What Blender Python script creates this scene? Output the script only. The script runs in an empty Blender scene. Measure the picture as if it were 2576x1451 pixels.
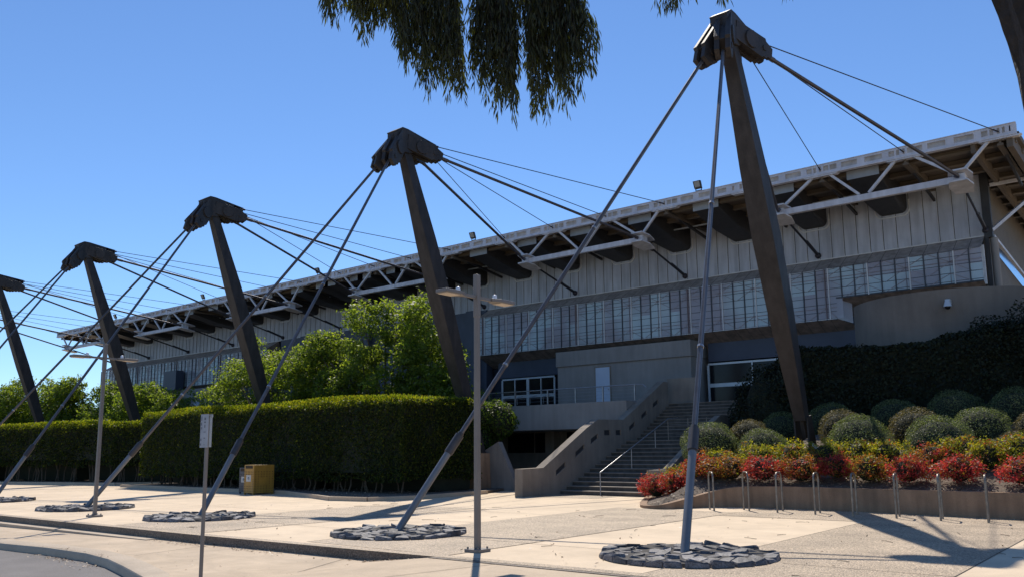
import bpy, math, random
import numpy as np
from mathutils import Vector
R = math.radians
random.seed(7)
rng = np.random.default_rng(11)
scn = bpy.context.scene

# ------------------------------------------------------------------ camera
W_PX = 2576.0
cam_d = bpy.data.cameras.new('camera')
cam = bpy.data.objects.new('camera', cam_d)
scn.collection.objects.link(cam)
scn.camera = cam
F_PX, PITCH, ROLL, YAW = 2097.41, 0.1529, -0.0097, 0.6806
cam_d.sensor_width = 36.0
cam_d.lens = F_PX / W_PX * 36.0
cam_d.shift_x = -11.05 / W_PX
cam_d.shift_y = 82.98 / W_PX
cam_d.clip_start = 0.1
cam_d.clip_end = 4000
fw = Vector((-math.sin(YAW)*math.cos(PITCH), math.cos(YAW)*math.cos(PITCH), math.sin(PITCH)))
rt = Vector((math.cos(YAW), math.sin(YAW), 0.0))
up = rt.cross(fw)
rt2 = math.cos(ROLL)*rt + math.sin(ROLL)*up
up2 = -math.sin(ROLL)*rt + math.cos(ROLL)*up
from mathutils import Matrix
cam.matrix_world = Matrix(((rt2.x, up2.x, -fw.x, 0.0), (rt2.y, up2.y, -fw.y, 0.0), (rt2.z, up2.z, -fw.z, 1.6), (0, 0, 0, 1)))

# ------------------------------------------------------------------ sky and sun
SUN_EL = R(52.5)
sdir = Vector((-0.656*math.cos(SUN_EL), 0.755*math.cos(SUN_EL), math.sin(SUN_EL)))   # towards the sun
world = bpy.data.worlds.new('World')
scn.world = world
world.use_nodes = True
nt = world.node_tree
sky = nt.nodes.new('ShaderNodeTexSky')
sky.sky_type = 'NISHITA'
sky.sun_disc = False
sky.sun_elevation = SUN_EL
sky.sun_rotation = math.atan2(sdir.x, sdir.y)
sky.air_density = 1.0
sky.dust_density = 0.0
sky.ozone_density = 3.0
sky.altitude = 600
bg = nt.nodes['Background']
tint = nt.nodes.new('ShaderNodeMix'); tint.data_type = 'RGBA'; tint.blend_type = 'MULTIPLY'; tint.inputs[0].default_value = 1.0
tint.inputs[7].default_value = (0.84, 1.03, 1.24, 1.0)
nt.links.new(sky.outputs[0], tint.inputs[6]); nt.links.new(tint.outputs[2], bg.inputs[0])
bg.inputs[1].default_value = 0.118
sl = bpy.data.lights.new('sun', 'SUN')
sl.energy = 5.0
sl.angle = R(0.53)
sl.color = (1.0, 0.92, 0.80)
so = bpy.data.objects.new('sun', sl)
scn.collection.objects.link(so)
so.rotation_euler = (-sdir).to_track_quat('-Z', 'Y').to_euler()
scn.view_settings.view_transform = 'Standard'
scn.view_settings.look = 'None'
scn.view_settings.exposure = 0.0
scn.view_settings.gamma = 1.0

# ------------------------------------------------------------------ helpers
COL = scn.collection
def link(o, parent=None):
    COL.objects.link(o)
    if parent is not None:
        o.parent = parent
        o.matrix_parent_inverse = Matrix.Translation(parent.location).inverted()
    return o
def tag(o, label=None, cat=None, group=None, kind=None):
    if label: o['label'] = label
    if cat: o['category'] = cat
    if group: o['group'] = group
    if kind: o['kind'] = kind
    return o
def thing(name, loc, label, cat, group=None):
    o = bpy.data.objects.new(name, None)
    o.empty_display_size = 0.2
    o.location = loc
    link(o)
    return tag(o, label, cat, group)
class MB:
    def __init__(s): s.v = []; s.f = []
    def poly(s, pts):
        n = len(s.v); s.v += [tuple(p) for p in pts]; s.f.append(tuple(range(n, n+len(pts))))
    def hexa(s, b, t):
        n = len(s.v); s.v += [tuple(p) for p in b] + [tuple(p) for p in t]; k = len(b)
        s.f.append(tuple(range(n+k-1, n-1, -1))); s.f.append(tuple(range(n+k, n+2*k)))
        for i in range(k):
            j = (i+1) % k; s.f.append((n+i, n+j, n+k+j, n+k+i))
    def box(s, x0, x1, y0, y1, z0, z1):
        s.hexa([(x0,y0,z0),(x1,y0,z0),(x1,y1,z0),(x0,y1,z0)], [(x0,y0,z1),(x1,y0,z1),(x1,y1,z1),(x0,y1,z1)])
    def bar(s, a, b, w, h, w2=None, h2=None, upv=(0,0,1)):
        a = Vector(a); b = Vector(b); d = (b-a).normalized(); u = Vector(upv)
        if abs(d.dot(u)) > 0.98: u = Vector((0,1,0))
        x = d.cross(u).normalized(); y = x.cross(d).normalized()
        w2 = w if w2 is None else w2; h2 = h if h2 is None else h2
        q = lambda c, W, H: [c-x*W/2-y*H/2, c+x*W/2-y*H/2, c+x*W/2+y*H/2, c-x*W/2+y*H/2]
        s.hexa(q(a,w,h), q(b,w2,h2))
    def tube(s, a, b, r, r2=None, n=10, caps=True):
        a = Vector(a); b = Vector(b); d = (b-a).normalized(); u = Vector((0,0,1))
        if abs(d.dot(u)) > 0.98: u = Vector((0,1,0))
        x = d.cross(u).normalized(); y = x.cross(d).normalized(); r2 = r if r2 is None else r2
        ring = lambda c, rr: [c + x*math.cos(2*math.pi*i/n)*rr + y*math.sin(2*math.pi*i/n)*rr for i in range(n)]
        s.hexa(ring(a, r), ring(b, r2))
    def path(s, pts, r, n=8):
        for i in range(len(pts)-1):
            s.tube(pts[i], pts[i+1], r if not isinstance(r, (list,tuple)) else r[i], None if not isinstance(r, (list,tuple)) else r[i+1], n)
    def ball(s, c, r, seg=12, rings=8, sz=1.0):
        n = len(s.v); c = Vector(c)
        for i in range(rings+1):
            th = math.pi*i/rings
            for j in range(seg):
                ph = 2*math.pi*j/seg
                s.v.append((c.x+r*math.sin(th)*math.cos(ph), c.y+r*math.sin(th)*math.sin(ph), c.z+r*sz*math.cos(th)))
        for i in range(rings):
            for j in range(seg):
                k = (j+1) % seg
                s.f.append((n+i*seg+j, n+(i+1)*seg+j, n+(i+1)*seg+k, n+i*seg+k))
    def extr(s, pts, axis, a, b):
        # polygon given in the two other axes, extruded along axis from a to b
        def mk(p, t):
            if axis == 0: return (t, p[0], p[1])
            if axis == 1: return (p[0], t, p[1])
            return (p[0], p[1], t)
        s.hexa([mk(p, a) for p in pts], [mk(p, b) for p in pts])
    def build(s, name, m, parent=None, smooth=False, bevel=0):
        me = bpy.data.meshes.new(name)
        me.from_pydata(s.v, [], s.f)
        me.materials.append(m)
        import bmesh
        bm = bmesh.new(); bm.from_mesh(me)
        bmesh.ops.recalc_face_normals(bm, faces=bm.faces)
        bm.to_mesh(me); bm.free()
        if smooth:
            for p in me.polygons: p.use_smooth = True
            if hasattr(me, 'set_sharp_from_angle'): me.set_sharp_from_angle(angle=R(40))
        me.update()
        o = bpy.data.objects.new(name, me)
        if bevel:
            b = o.modifiers.new('bevel', 'BEVEL'); b.width = bevel; b.segments = 2; b.limit_method = 'ANGLE'
        return link(o, parent)
def quads(name, P, m, parent=None, mats=None, midx=None):
    """P: (n,4,3) array of leaf quads, one mesh object"""
    n = len(P)
    me = bpy.data.meshes.new(name)
    me.vertices.add(n*4); me.vertices.foreach_set('co', P.reshape(-1).astype(np.float32))
    me.loops.add(n*4); me.loops.foreach_set('vertex_index', np.arange(n*4, dtype=np.int32))
    me.polygons.add(n); me.polygons.foreach_set('loop_start', np.arange(0, n*4, 4, dtype=np.int32))
    try: me.polygons.foreach_set('loop_total', np.full(n, 4, dtype=np.int32))
    except Exception: pass
    for mm in (mats or [m]): me.materials.append(mm)
    if midx is not None: me.polygons.foreach_set('material_index', midx.astype(np.int32))
    me.update(calc_edges=True); me.validate()
    return link(bpy.data.objects.new(name, me), parent)
def unit(a): return a/np.maximum(np.linalg.norm(a, axis=-1, keepdims=True), 1e-9)
def leafquads(C, N, L, Wd, updir=None, jitter=1.0):
    """rhombic leaves at centres C, facing about N, with length L and width Wd"""
    n = len(C)
    N = unit(N + jitter*rng.normal(size=(n,3))*0.6)
    A = rng.normal(size=(n,3)) if updir is None else updir + 0.35*rng.normal(size=(n,3))
    A = unit(A - (A*N).sum(1, keepdims=True)*N)
    B = np.cross(N, A)
    L = np.asarray(L).reshape(-1,1)*np.ones((n,1)); Wd = np.asarray(Wd).reshape(-1,1)*np.ones((n,1))
    return np.stack([C-A*L/2, C+B*Wd/2-A*L*.08, C+A*L/2, C-B*Wd/2-A*L*.08], axis=1)

# ------------------------------------------------------------------ materials
MATS = {}
def mat(name, col, rough=0.7, metal=0.0, var=0.15, scale=3.0, bump=0.0, bscale=None, detail=4.0, spec=0.5, streak=0.0, col2=None, fine=0.0, stain=0.0):
    m = bpy.data.materials.new(name); m.use_nodes = True
    t = m.node_tree; N = t.nodes; K = t.links; b = N['Principled BSDF']
    b.inputs['Roughness'].default_value = rough; b.inputs['Metallic'].default_value = metal
    if 'Specular IOR Level' in b.inputs: b.inputs['Specular IOR Level'].default_value = spec
    tc = N.new('ShaderNodeTexCoord')
    nz = N.new('ShaderNodeTexNoise'); nz.inputs['Scale'].default_value = scale; nz.inputs['Detail'].default_value = detail; nz.inputs['Roughness'].default_value = 0.6
    K.new(tc.outputs['Object'], nz.inputs['Vector'])
    rp = N.new('ShaderNodeValToRGB'); rp.color_ramp.elements[0].position = 0.3; rp.color_ramp.elements[1].position = 0.7
    c2 = col2 or tuple(min(1, c*(1+var)) for c in col); c1 = tuple(c*(1-var) for c in col)
    rp.color_ramp.elements[0].color = (*c1, 1); rp.color_ramp.elements[1].color = (*c2, 1)
    K.new(nz.outputs['Fac'], rp.inputs['Fac'])
    out = rp.outputs['Color']
    def mul(facsock, lo, hi, src):
        mr = N.new('ShaderNodeMapRange'); mr.inputs[1].default_value = .35; mr.inputs[2].default_value = .65; mr.inputs[3].default_value = lo; mr.inputs[4].default_value = hi
        K.new(facsock, mr.inputs[0])
        mx = N.new('ShaderNodeMix'); mx.data_type = 'RGBA'; mx.blend_type = 'MULTIPLY'; mx.inputs[0].default_value = 1.0
        K.new(src, mx.inputs[6]); K.new(mr.outputs[0], mx.inputs[7]); return mx.outputs[2]
    if streak:
        mp = N.new('ShaderNodeMapping'); mp.inputs['Scale'].default_value = (2.2, 2.2, 0.25)
        K.new(tc.outputs['Object'], mp.inputs['Vector'])
        n2 = N.new('ShaderNodeTexNoise'); n2.inputs['Scale'].default_value = 2.0; n2.inputs['Detail'].default_value = 5
        K.new(mp.outputs[0], n2.inputs['Vector'])
        out = mul(n2.outputs['Fac'], 1-streak, 1+streak*.4, out)
    if fine:
        n3 = N.new('ShaderNodeTexNoise'); n3.inputs['Scale'].default_value = 60; n3.inputs['Detail'].default_value = 2
        K.new(tc.outputs['Object'], n3.inputs['Vector'])
        out = mul(n3.outputs['Fac'], 1-fine, 1+fine, out)
    if stain:
        n4 = N.new('ShaderNodeTexNoise'); n4.inputs['Scale'].default_value = 1.1; n4.inputs['Detail'].default_value = 12; n4.inputs['Roughness'].default_value = .72; n4.inputs['Distortion'].default_value = .6
        K.new(tc.outputs['Object'], n4.inputs['Vector'])
        out = mul(n4.outputs['Fac'], 1-stain, 1+stain*.35, out)
    K.new(out, b.inputs['Base Color'])
    if bump:
        nb = N.new('ShaderNodeTexNoise'); nb.inputs['Scale'].default_value = bscale or scale*6; nb.inputs['Detail'].default_value = 3
        K.new(tc.outputs['Object'], nb.inputs['Vector'])
        bp = N.new('ShaderNodeBump'); bp.inputs['Strength'].default_value = bump; bp.inputs['Distance'].default_value = 0.02
        K.new(nb.outputs['Fac'], bp.inputs['Height']); K.new(bp.outputs['Normal'], b.inputs['Normal'])
    MATS[name] = m
    return m
def leafmat(name, stops, trans=0.35, rough=0.5, tcol=None, spec=0.4):
    """leaves: colour picked per leaf, partly translucent"""
    m = bpy.data.materials.new(name); m.use_nodes = True
    t = m.node_tree; N = t.nodes; K = t.links; b = N['Principled BSDF']; o = N['Material Output']
    g = N.new('ShaderNodeNewGeometry')
    rp = N.new('ShaderNodeValToRGB'); cr = rp.color_ramp
    while len(cr.elements) < len(stops): cr.elements.new(0.5)
    for i, c in enumerate(stops):
        cr.elements[i].position = i/(len(stops)-1); cr.elements[i].color = (*c, 1)
    K.new(g.outputs['Random Per Island'], rp.inputs['Fac'])
    K.new(rp.outputs['Color'], b.inputs['Base Color'])
    b.inputs['Roughness'].default_value = rough
    b.inputs['Specular IOR Level'].default_value = spec
    tr = N.new('ShaderNodeBsdfTranslucent')
    mx0 = N.new('ShaderNodeMix'); mx0.data_type = 'RGBA'; mx0.blend_type = 'MULTIPLY'; mx0.inputs[0].default_value = 1.0
    K.new(rp.outputs['Color'], mx0.inputs[6]); mx0.inputs[7].default_value = (*(tcol or (1.6, 1.7, 0.6)), 1)
    K.new(mx0.outputs[2], tr.inputs['Color'])
    ms = N.new('ShaderNodeMixShader'); ms.inputs[0].default_value = trans
    K.new(b.outputs[0], ms.inputs[1]); K.new(tr.outputs[0], ms.inputs[2]); K.new(ms.outputs[0], o.inputs['Surface'])
    return m

M_conc_lit = mat('smooth_paving', (0.66, 0.52, 0.36), 0.8, var=0.10, scale=0.4, fine=0.07, bump=0.1, bscale=40, detail=8, stain=.14)
M_pave2 = mat('footpath_concrete', (0.52, 0.40, 0.27), 0.8, var=0.13, scale=0.35, col2=(0.57,0.445,0.31), fine=0.07, bump=0.1, bscale=40, detail=8, stain=.22)
M_asph = mat('asphalt', (0.17, 0.155, 0.145), 0.85, var=0.12, scale=0.8, stain=.15, fine=0.25, bump=0.3, bscale=90)
M_kerb = mat('kerb_concrete', (0.44, 0.355, 0.26), 0.8, var=0.12, scale=1.2, fine=0.1, bump=0.2, bscale=30)
M_conc = mat('board_concrete', (0.28, 0.26, 0.24), 0.85, var=0.14, scale=0.5, detail=8, streak=0.09, fine=0.06, bump=0.15, bscale=25)
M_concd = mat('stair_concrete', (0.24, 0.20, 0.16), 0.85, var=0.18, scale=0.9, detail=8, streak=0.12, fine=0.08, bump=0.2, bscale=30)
M_riser = mat('shade_toned_riser', (0.10, 0.085, 0.07), 0.9, var=0.25, scale=1.5, streak=0.3, fine=0.1)  # concrete darkened so treads read as highlights; light contrast in the colour
M_planter = mat('planter_concrete', (0.30, 0.19, 0.115), 0.85, var=0.18, scale=1.5, streak=0.25, fine=0.08, bump=0.2, bscale=30)
M_wing = mat('wing_concrete', (0.22, 0.20, 0.185), 0.85, var=0.12, scale=1.0, streak=0.2, fine=0.05)
M_drum = mat('tower_concrete', (0.18, 0.155, 0.13), 0.85, var=0.18, scale=0.6, detail=8, streak=0.08, fine=0.05)
M_steel = mat('brown_painted_steel', (0.040, 0.034, 0.032), 0.55, var=0.22, scale=2.5, spec=0.35, streak=0.3, fine=.12, bump=.15, bscale=30)
M_rod = mat('grey_steel_rod', (0.15, 0.14, 0.14), 0.35, metal=0.5, var=0.15, scale=4)
M_tubebase = mat('blue_grey_tube', (0.17, 0.175, 0.185), 0.45, metal=0.2, var=0.1, scale=3)
M_collar = mat('collar_steel', (0.05, 0.045, 0.045), 0.5, var=0.2, scale=6)
M_heavy = mat('heavy_cable_steel', (0.085, 0.075, 0.08), 0.45, metal=0.4, var=0.15)
M_cable = mat('dark_cable', (0.035, 0.033, 0.045), 0.45, metal=0.4, var=0.1)
M_white = mat('white_painted_steel', (0.57, 0.57, 0.60), 0.5, var=0.08, scale=2, streak=0.15)
M_fascia = mat('fascia_paint', (0.58, 0.58, 0.62), 0.5, var=0.08, scale=2, streak=0.12)
M_clad = mat('cladding_panel', (0.47, 0.49, 0.55), 0.5, var=0.09, scale=0.35, detail=8, streak=0.2, stain=.08)
M_seam = mat('panel_seam', (0.08, 0.08, 0.085), 0.7)
M_seamlight = mat('panel_seam_edge', (0.62, 0.62, 0.62), 0.6)
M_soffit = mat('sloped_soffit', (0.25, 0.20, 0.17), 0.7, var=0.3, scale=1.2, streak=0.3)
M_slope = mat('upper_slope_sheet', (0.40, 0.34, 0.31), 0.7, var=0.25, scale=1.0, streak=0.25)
M_under = mat('roof_underside', (0.12, 0.095, 0.07), 0.8, var=0.25, scale=0.8)
M_purlin = mat('purlin', (0.17, 0.135, 0.095), 0.7, var=0.2, scale=1.5)
M_duct = mat('dark_duct', (0.035, 0.034, 0.036), 0.6, var=0.2)
M_ductface = mat('duct_end_panel', (0.30, 0.34, 0.39), 0.5, var=0.08)
M_blue = mat('dark_blue_panel', (0.045, 0.055, 0.085), 0.5, var=0.15, scale=1)
M_frame = mat('aluminium_frame', (0.52, 0.55, 0.57), 0.4, metal=0.3, var=0.05)
M_darkglass = mat('dark_glass', (0.010, 0.011, 0.014), 0.12, var=0.2, spec=0.25)
M_door = mat('pale_door', (0.50, 0.56, 0.66), 0.5, var=0.04)
M_mull = mat('window_mullion', (0.045, 0.05, 0.06), 0.5)
M_truss = mat('lattice_paint', (0.24, 0.20, 0.21), 0.6)
M_rib = mat('ribbed_cladding', (0.20, 0.17, 0.14), 0.6, var=0.1)
M_skyglass = mat('sloping_glass', (0.35, 0.55, 0.75), 0.05, metal=0.9, var=0.02)
M_galv = mat('galvanised_steel', (0.36, 0.36, 0.37), 0.38, metal=0.7, var=0.15, scale=6)
M_rack = mat('rack_steel', (0.24, 0.21, 0.175), 0.4, metal=0.5, var=0.25, scale=8)
M_lamp = mat('lamp_pole_paint', (0.18, 0.16, 0.145), 0.5, var=0.08, scale=3)
M_led = mat('led_lens', (0.55, 0.46, 0.36), 0.4, var=0.05)
M_sensor = mat('sensor_cap', (0.75, 0.78, 0.85), 0.3)
M_yellow = mat('yellow_bin_paint', (0.36, 0.20, 0.03), 0.5, var=0.12, scale=4, streak=0.15)
M_binhole = mat('bin_hole', (0.04, 0.028, 0.015), 0.8)
M_greybin = mat('grey_bin_paint', (0.06, 0.065, 0.08), 0.5, var=0.1)
M_sticker = mat('bin_notice', (0.5, 0.5, 0.48), 0.5)
M_signw = mat('sign_face', (0.36, 0.36, 0.38), 0.5, var=0.12, scale=8)
M_signink = mat('sign_ink', (0.12, 0.12, 0.14), 0.6)
M_stone = mat('slate_stone', (0.085, 0.082, 0.086), 0.62, var=0.6, scale=3.5, fine=0.4, bump=1.0, bscale=11, spec=0.4)
_b = M_stone.node_tree; _p = _b.nodes['Principled BSDF']; _src = _p.inputs['Base Color'].links[0].from_socket
_g = _b.nodes.new('ShaderNodeNewGeometry'); _mr = _b.nodes.new('ShaderNodeMapRange'); _mr.inputs[3].default_value = .55; _mr.inputs[4].default_value = 1.9
_mx = _b.nodes.new('ShaderNodeMix'); _mx.data_type = 'RGBA'; _mx.blend_type = 'MULTIPLY'; _mx.inputs[0].default_value = 1
_b.links.new(_g.outputs['Random Per Island'], _mr.inputs[0]); _b.links.new(_src, _mx.inputs[6]); _b.links.new(_mr.outputs[0], _mx.inputs[7]); _b.links.new(_mx.outputs[2], _p.inputs['Base Color'])
M_mortar = mat('stone_bed', (0.05, 0.045, 0.04), 0.9)
M_bark = mat('eucalypt_bark', (0.016, 0.013, 0.011), 0.9, var=0.5, scale=12, bump=1.0, bscale=20)
M_stem = mat('shrub_stem', (0.10, 0.075, 0.05), 0.9, var=0.3, scale=8)
M_soil = mat('mulch_soil', (0.13, 0.10, 0.075), 0.95, var=0.45, scale=9, fine=0.4, bump=0.8, bscale=30)
M_dirt = mat('ground_dirt', (0.20, 0.17, 0.11), 0.95, var=0.3, scale=0.3, fine=0.2)
M_joint = mat('paving_joint', (0.10, 0.08, 0.06), 0.9)
M_litter = leafmat('fallen_leaf', [(0.25,0.17,0.10),(0.40,0.30,0.20),(0.18,0.10,0.06),(0.5,0.42,0.32)], 0.1, tcol=(1,1,1))
M_hill = mat('far_hill_green', (0.06, 0.085, 0.075), 0.9, var=0.2, scale=0.05)
M_black = mat('black_housing', (0.02, 0.02, 0.022), 0.4)
M_reflector = mat('floodlight_glass', (0.30, 0.31, 0.30), 0.25)

# exposed-aggregate concrete: pebbles
def aggregate(name, base, sc=55.0):
    m = bpy.data.materials.new(name); m.use_nodes = True
    t = m.node_tree; N = t.nodes; K = t.links; b = N['Principled BSDF']; b.inputs['Roughness'].default_value = 0.6
    tc = N.new('ShaderNodeTexCoord'); v = N.new('ShaderNodeTexVoronoi'); v.inputs['Scale'].default_value = sc
    K.new(tc.outputs['Object'], v.inputs['Vector'])
    rp = N.new('ShaderNodeValToRGB'); cr = rp.color_ramp
    cols = [(0.0,.42),(.25,.8),(.5,1.0),(.75,1.25),(1.0,1.75)]
    while len(cr.elements) < len(cols): cr.elements.new(.5)
    for e, (p, k) in zip(cr.elements, cols): e.position = p; e.color = (min(1,base[0]*k), min(1,base[1]*k), min(1,base[2]*k), 1)
    sp = N.new('ShaderNodeSeparateColor'); K.new(v.outputs['Color'], sp.inputs[0]); K.new(sp.outputs[0], rp.inputs['Fac'])
    nz = N.new('ShaderNodeTexNoise'); nz.inputs['Scale'].default_value = 0.9; nz.inputs['Detail'].default_value = 6; K.new(tc.outputs['Object'], nz.inputs['Vector'])
    mr = N.new('ShaderNodeMapRange'); mr.inputs[1].default_value=.3; mr.inputs[2].default_value=.7; mr.inputs[3].default_value=.76; mr.inputs[4].default_value=1.14; K.new(nz.outputs['Fac'], mr.inputs[0])
    mx = N.new('ShaderNodeMix'); mx.data_type='RGBA'; mx.blend_type='MULTIPLY'; mx.inputs[0].default_value=1; K.new(rp.outputs['Color'], mx.inputs[6]); K.new(mr.outputs[0], mx.inputs[7])
    K.new(mx.outputs[2], b.inputs['Base Color'])
    bp = N.new('ShaderNodeBump'); bp.inputs['Strength'].default_value = 0.9; bp.inputs['Distance'].default_value = 0.012; bp.invert = True
    K.new(v.outputs['Distance'], bp.inputs['Height']); K.new(bp.outputs['Normal'], b.inputs['Normal'])
    return m
M_agg = aggregate('pebble_aggregate', (0.40, 0.305, 0.205))
M_edge = aggregate('shade_toned_kerb_face', (0.15, 0.115, 0.085))  # darker aggregate: the shade on the kerb face is put into its colour

G = dict(
 hedge=leafmat('hedge_leaf', [(0.010,0.018,0.006),(0.018,0.030,0.008),(0.032,0.045,0.009),(0.055,0.062,0.011)], 0.36, tcol=(5.0,4.8,1.0), spec=0.12),
 hedge2=leafmat('bright_hedge_leaf', [(0.03,0.055,0.012),(0.06,0.09,0.016),(0.09,0.125,0.02)], 0.45, tcol=(3.0,3.1,0.8), spec=0.2),
 shoot=leafmat('sunlit_hedge_leaf', [(0.05,0.085,0.012),(0.10,0.14,0.016),(0.15,0.18,0.02),(0.20,0.185,0.028)], 0.55, tcol=(2.6,2.4,0.6), spec=0.15),  # brightness of the sunlit hedge top, put into the leaf colour
 tree=leafmat('tree_leaf', [(0.048,0.072,0.018),(0.09,0.125,0.028),(0.145,0.175,0.042)], 0.55, tcol=(3.2,3.2,0.95), spec=0.3),
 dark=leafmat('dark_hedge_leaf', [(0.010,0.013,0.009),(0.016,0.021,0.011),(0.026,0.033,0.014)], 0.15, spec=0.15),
 ball=leafmat('topiary_leaf', [(0.065,0.08,0.042),(0.115,0.138,0.07),(0.175,0.20,0.10)], 0.35, tcol=(2.0,2.1,0.9), spec=0.2),
 ballb=leafmat('topiary_leaf_brown', [(0.06,0.06,0.035),(0.11,0.095,0.055),(0.15,0.13,0.075)], 0.35, tcol=(2.0,1.9,0.9), spec=0.2),
 red=leafmat('nandina_red', [(0.09,0.03,0.018),(0.32,0.04,0.045),(0.42,0.07,0.06),(0.25,0.025,0.035),(0.33,0.10,0.045)], 0.45, tcol=(2.2,1.5,1.2), spec=0.25),
 orange=leafmat('nandina_orange', [(0.12,0.06,0.018),(0.30,0.10,0.035),(0.28,0.19,0.035),(0.14,0.14,0.03),(0.30,0.06,0.04)], 0.45, tcol=(2.1,1.7,0.8), spec=0.25),
 yellow=leafmat('nandina_yellow', [(0.09,0.12,0.02),(0.19,0.22,0.03),(0.28,0.27,0.035),(0.13,0.16,0.03),(0.27,0.19,0.035)], 0.5, tcol=(2.3,2.1,0.6), spec=0.25),
 euc=leafmat('eucalypt_leaf', [(0.018,0.022,0.013),(0.030,0.036,0.020),(0.060,0.068,0.028)], 0.3, tcol=(3.0,3.0,0.8)),
)
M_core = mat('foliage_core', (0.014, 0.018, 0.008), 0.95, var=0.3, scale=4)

# ------------------------------------------------------------------ ground
def kerb_y(x):
    P = [(-140,8.2),(-40,8.9),(-25.2,9.04),(-19.4,9.11),(-15.4,9.17),(-13.4,9.26),(-9.2,9.43),(-5.6,9.51),(0,9.6),(40,9.8)]
    for (a,b),(c,d) in zip(P, P[1:]):
        if a <= x <= c: return b+(d-b)*(x-a)/(c-a)
    return 9.5
def pave_z(x):
    P = [(-140,-0.30),(-30,-0.27),(-17,-0.15),(-10.6,-0.15),(-9.3,-0.006),(60,-0.006)]
    for (a,b),(c,d) in zip(P, P[1:]):
        if a <= x <= c: return b+(d-b)*(x-a)/(c-a)
xs = [-140,-100,-70,-50,-40,-34,-30,-27,-25.2,-22,-19.4,-17,-15.4,-13.4,-12,-11.2,-10.6,-10,-9.3,-8,-5.6,0,10,40]
g = MB(); g.poly([(-900,-600,-0.6),(900,-600,-0.6),(900,1500,-0.6),(-900,1500,-0.6)])
tag(g.build('ground', M_dirt), kind='structure')
g = MB()
for a, b in zip(xs, xs[1:]):
    g.poly([(a,kerb_y(a),0),(b,kerb_y(b),0),(b,80,0),(a,80,0)])
    if a < -9.3: g.poly([(a,kerb_y(a),-0.5),(b,kerb_y(b),-0.5),(b,kerb_y(b),0),(a,kerb_y(a),0)])
tag(g.build('plaza_paving', M_conc_lit), kind='structure')
# kerb face of the plaza (aggregate edge, 20 mm proud)
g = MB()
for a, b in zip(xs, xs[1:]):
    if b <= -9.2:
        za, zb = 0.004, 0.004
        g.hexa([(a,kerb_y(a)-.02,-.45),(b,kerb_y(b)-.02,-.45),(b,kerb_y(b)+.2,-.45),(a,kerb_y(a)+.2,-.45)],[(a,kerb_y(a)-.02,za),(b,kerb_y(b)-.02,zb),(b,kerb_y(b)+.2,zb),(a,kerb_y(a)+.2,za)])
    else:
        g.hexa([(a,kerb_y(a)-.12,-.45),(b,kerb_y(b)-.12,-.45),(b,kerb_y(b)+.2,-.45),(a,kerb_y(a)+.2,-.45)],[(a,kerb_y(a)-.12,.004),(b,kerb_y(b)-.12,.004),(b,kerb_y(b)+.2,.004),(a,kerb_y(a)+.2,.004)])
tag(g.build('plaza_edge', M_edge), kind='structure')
g = MB()
for a, b in zip(xs, xs[1:]): g.poly([(a,kerb_y(a)-.015,.008),(b,kerb_y(b)-.015,.008),(b,kerb_y(b)+.22,.008),(a,kerb_y(a)+.22,.008)])
tag(g.build('plaza_edge_band', M_agg), kind='structure')
# lower footpath
road_edge = [(-140,2.0),(-60,4.6),(-40,5.7),(-28,6.5),(-22,6.95),(-19.1,7.02),(-17.5,7.15),(-15.8,7.16),(-14.6,7.0),(-13.5,6.72),(-12.1,6.32),(-11.0,5.7),(-10.2,5.0),(-9.5,4.0),(-9.0,2.5),(-8.8,0),(-8.8,-30)]
g = MB()
allx = sorted(set(xs+[p[0] for p in road_edge if p[0] < -8.9]))
def road_y(x):
    for (a,b),(c,d) in zip(road_edge, road_edge[1:]):
        if a <= x <= c: return b+(d-b)*(x-a)/(c-a)
    return -30
for a, b in zip(allx, allx[1:]):
    za, zb = pave_z(a), pave_z(b)
    g.poly([(a,road_y(a),za),(b,road_y(b),zb),(b,kerb_y(b),zb),(a,kerb_y(a),za)])
tag(g.build('footpath', M_pave2), kind='structure')
# second low step by the far plaza edge
g = MB()
for a, b in zip(xs, xs[1:]):
    if b <= -17:
        wa = 0.30; 
        g.hexa([(a,kerb_y(a)-wa,-.4),(b,kerb_y(b)-wa,-.4),(b,kerb_y(b)-.02,-.4),(a,kerb_y(a)-.02,-.4)],[(a,kerb_y(a)-wa,-.135),(b,kerb_y(b)-wa,-.135),(b,kerb_y(b)-.02,-.135),(a,kerb_y(a)-.02,-.135)])
tag(g.build('lower_step', M_kerb), kind='structure')
# road and its kerb
g = MB(); g.poly([(-140,-60,-.30),(-7,-60,-.30),(-7,10,-.30),(-140,10,-.30)])
tag(g.build('road', M_asph), kind='structure')
g = MB()
for i in range(len(road_edge)-1):
    p, q = road_edge[max(i-1,0)], road_edge[i+1]; r_ = road_edge[min(i+2, len(road_edge)-1)]; c = road_edge[i]
    def nrm(a, b):
        d = Vector((b[0]-a[0], b[1]-a[1])).normalized(); return Vector((-d.y, d.x))
    n1 = nrm(p, q); n2 = nrm(c, r_)
    def prof(pt, n):
        z = pave_z(pt[0])
        return [(pt[0]-n.x*.06,pt[1]-n.y*.06,-.42),(pt[0]-n.x*.06,pt[1]-n.y*.06,z-.06),(pt[0]-n.x*.03,pt[1]-n.y*.03,z-.01),(pt[0]+n.x*.02,pt[1]+n.y*.02,z+.006),(pt[0]+n.x*.33,pt[1]+n.y*.33,z+.006),(pt[0]+n.x*.33,pt[1]+n.y*.33,-.42)]
    g.hexa(prof(c, n1), prof(q, n2))
tag(g.build('road_kerb', M_kerb, smooth=True), kind='structure')
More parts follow.
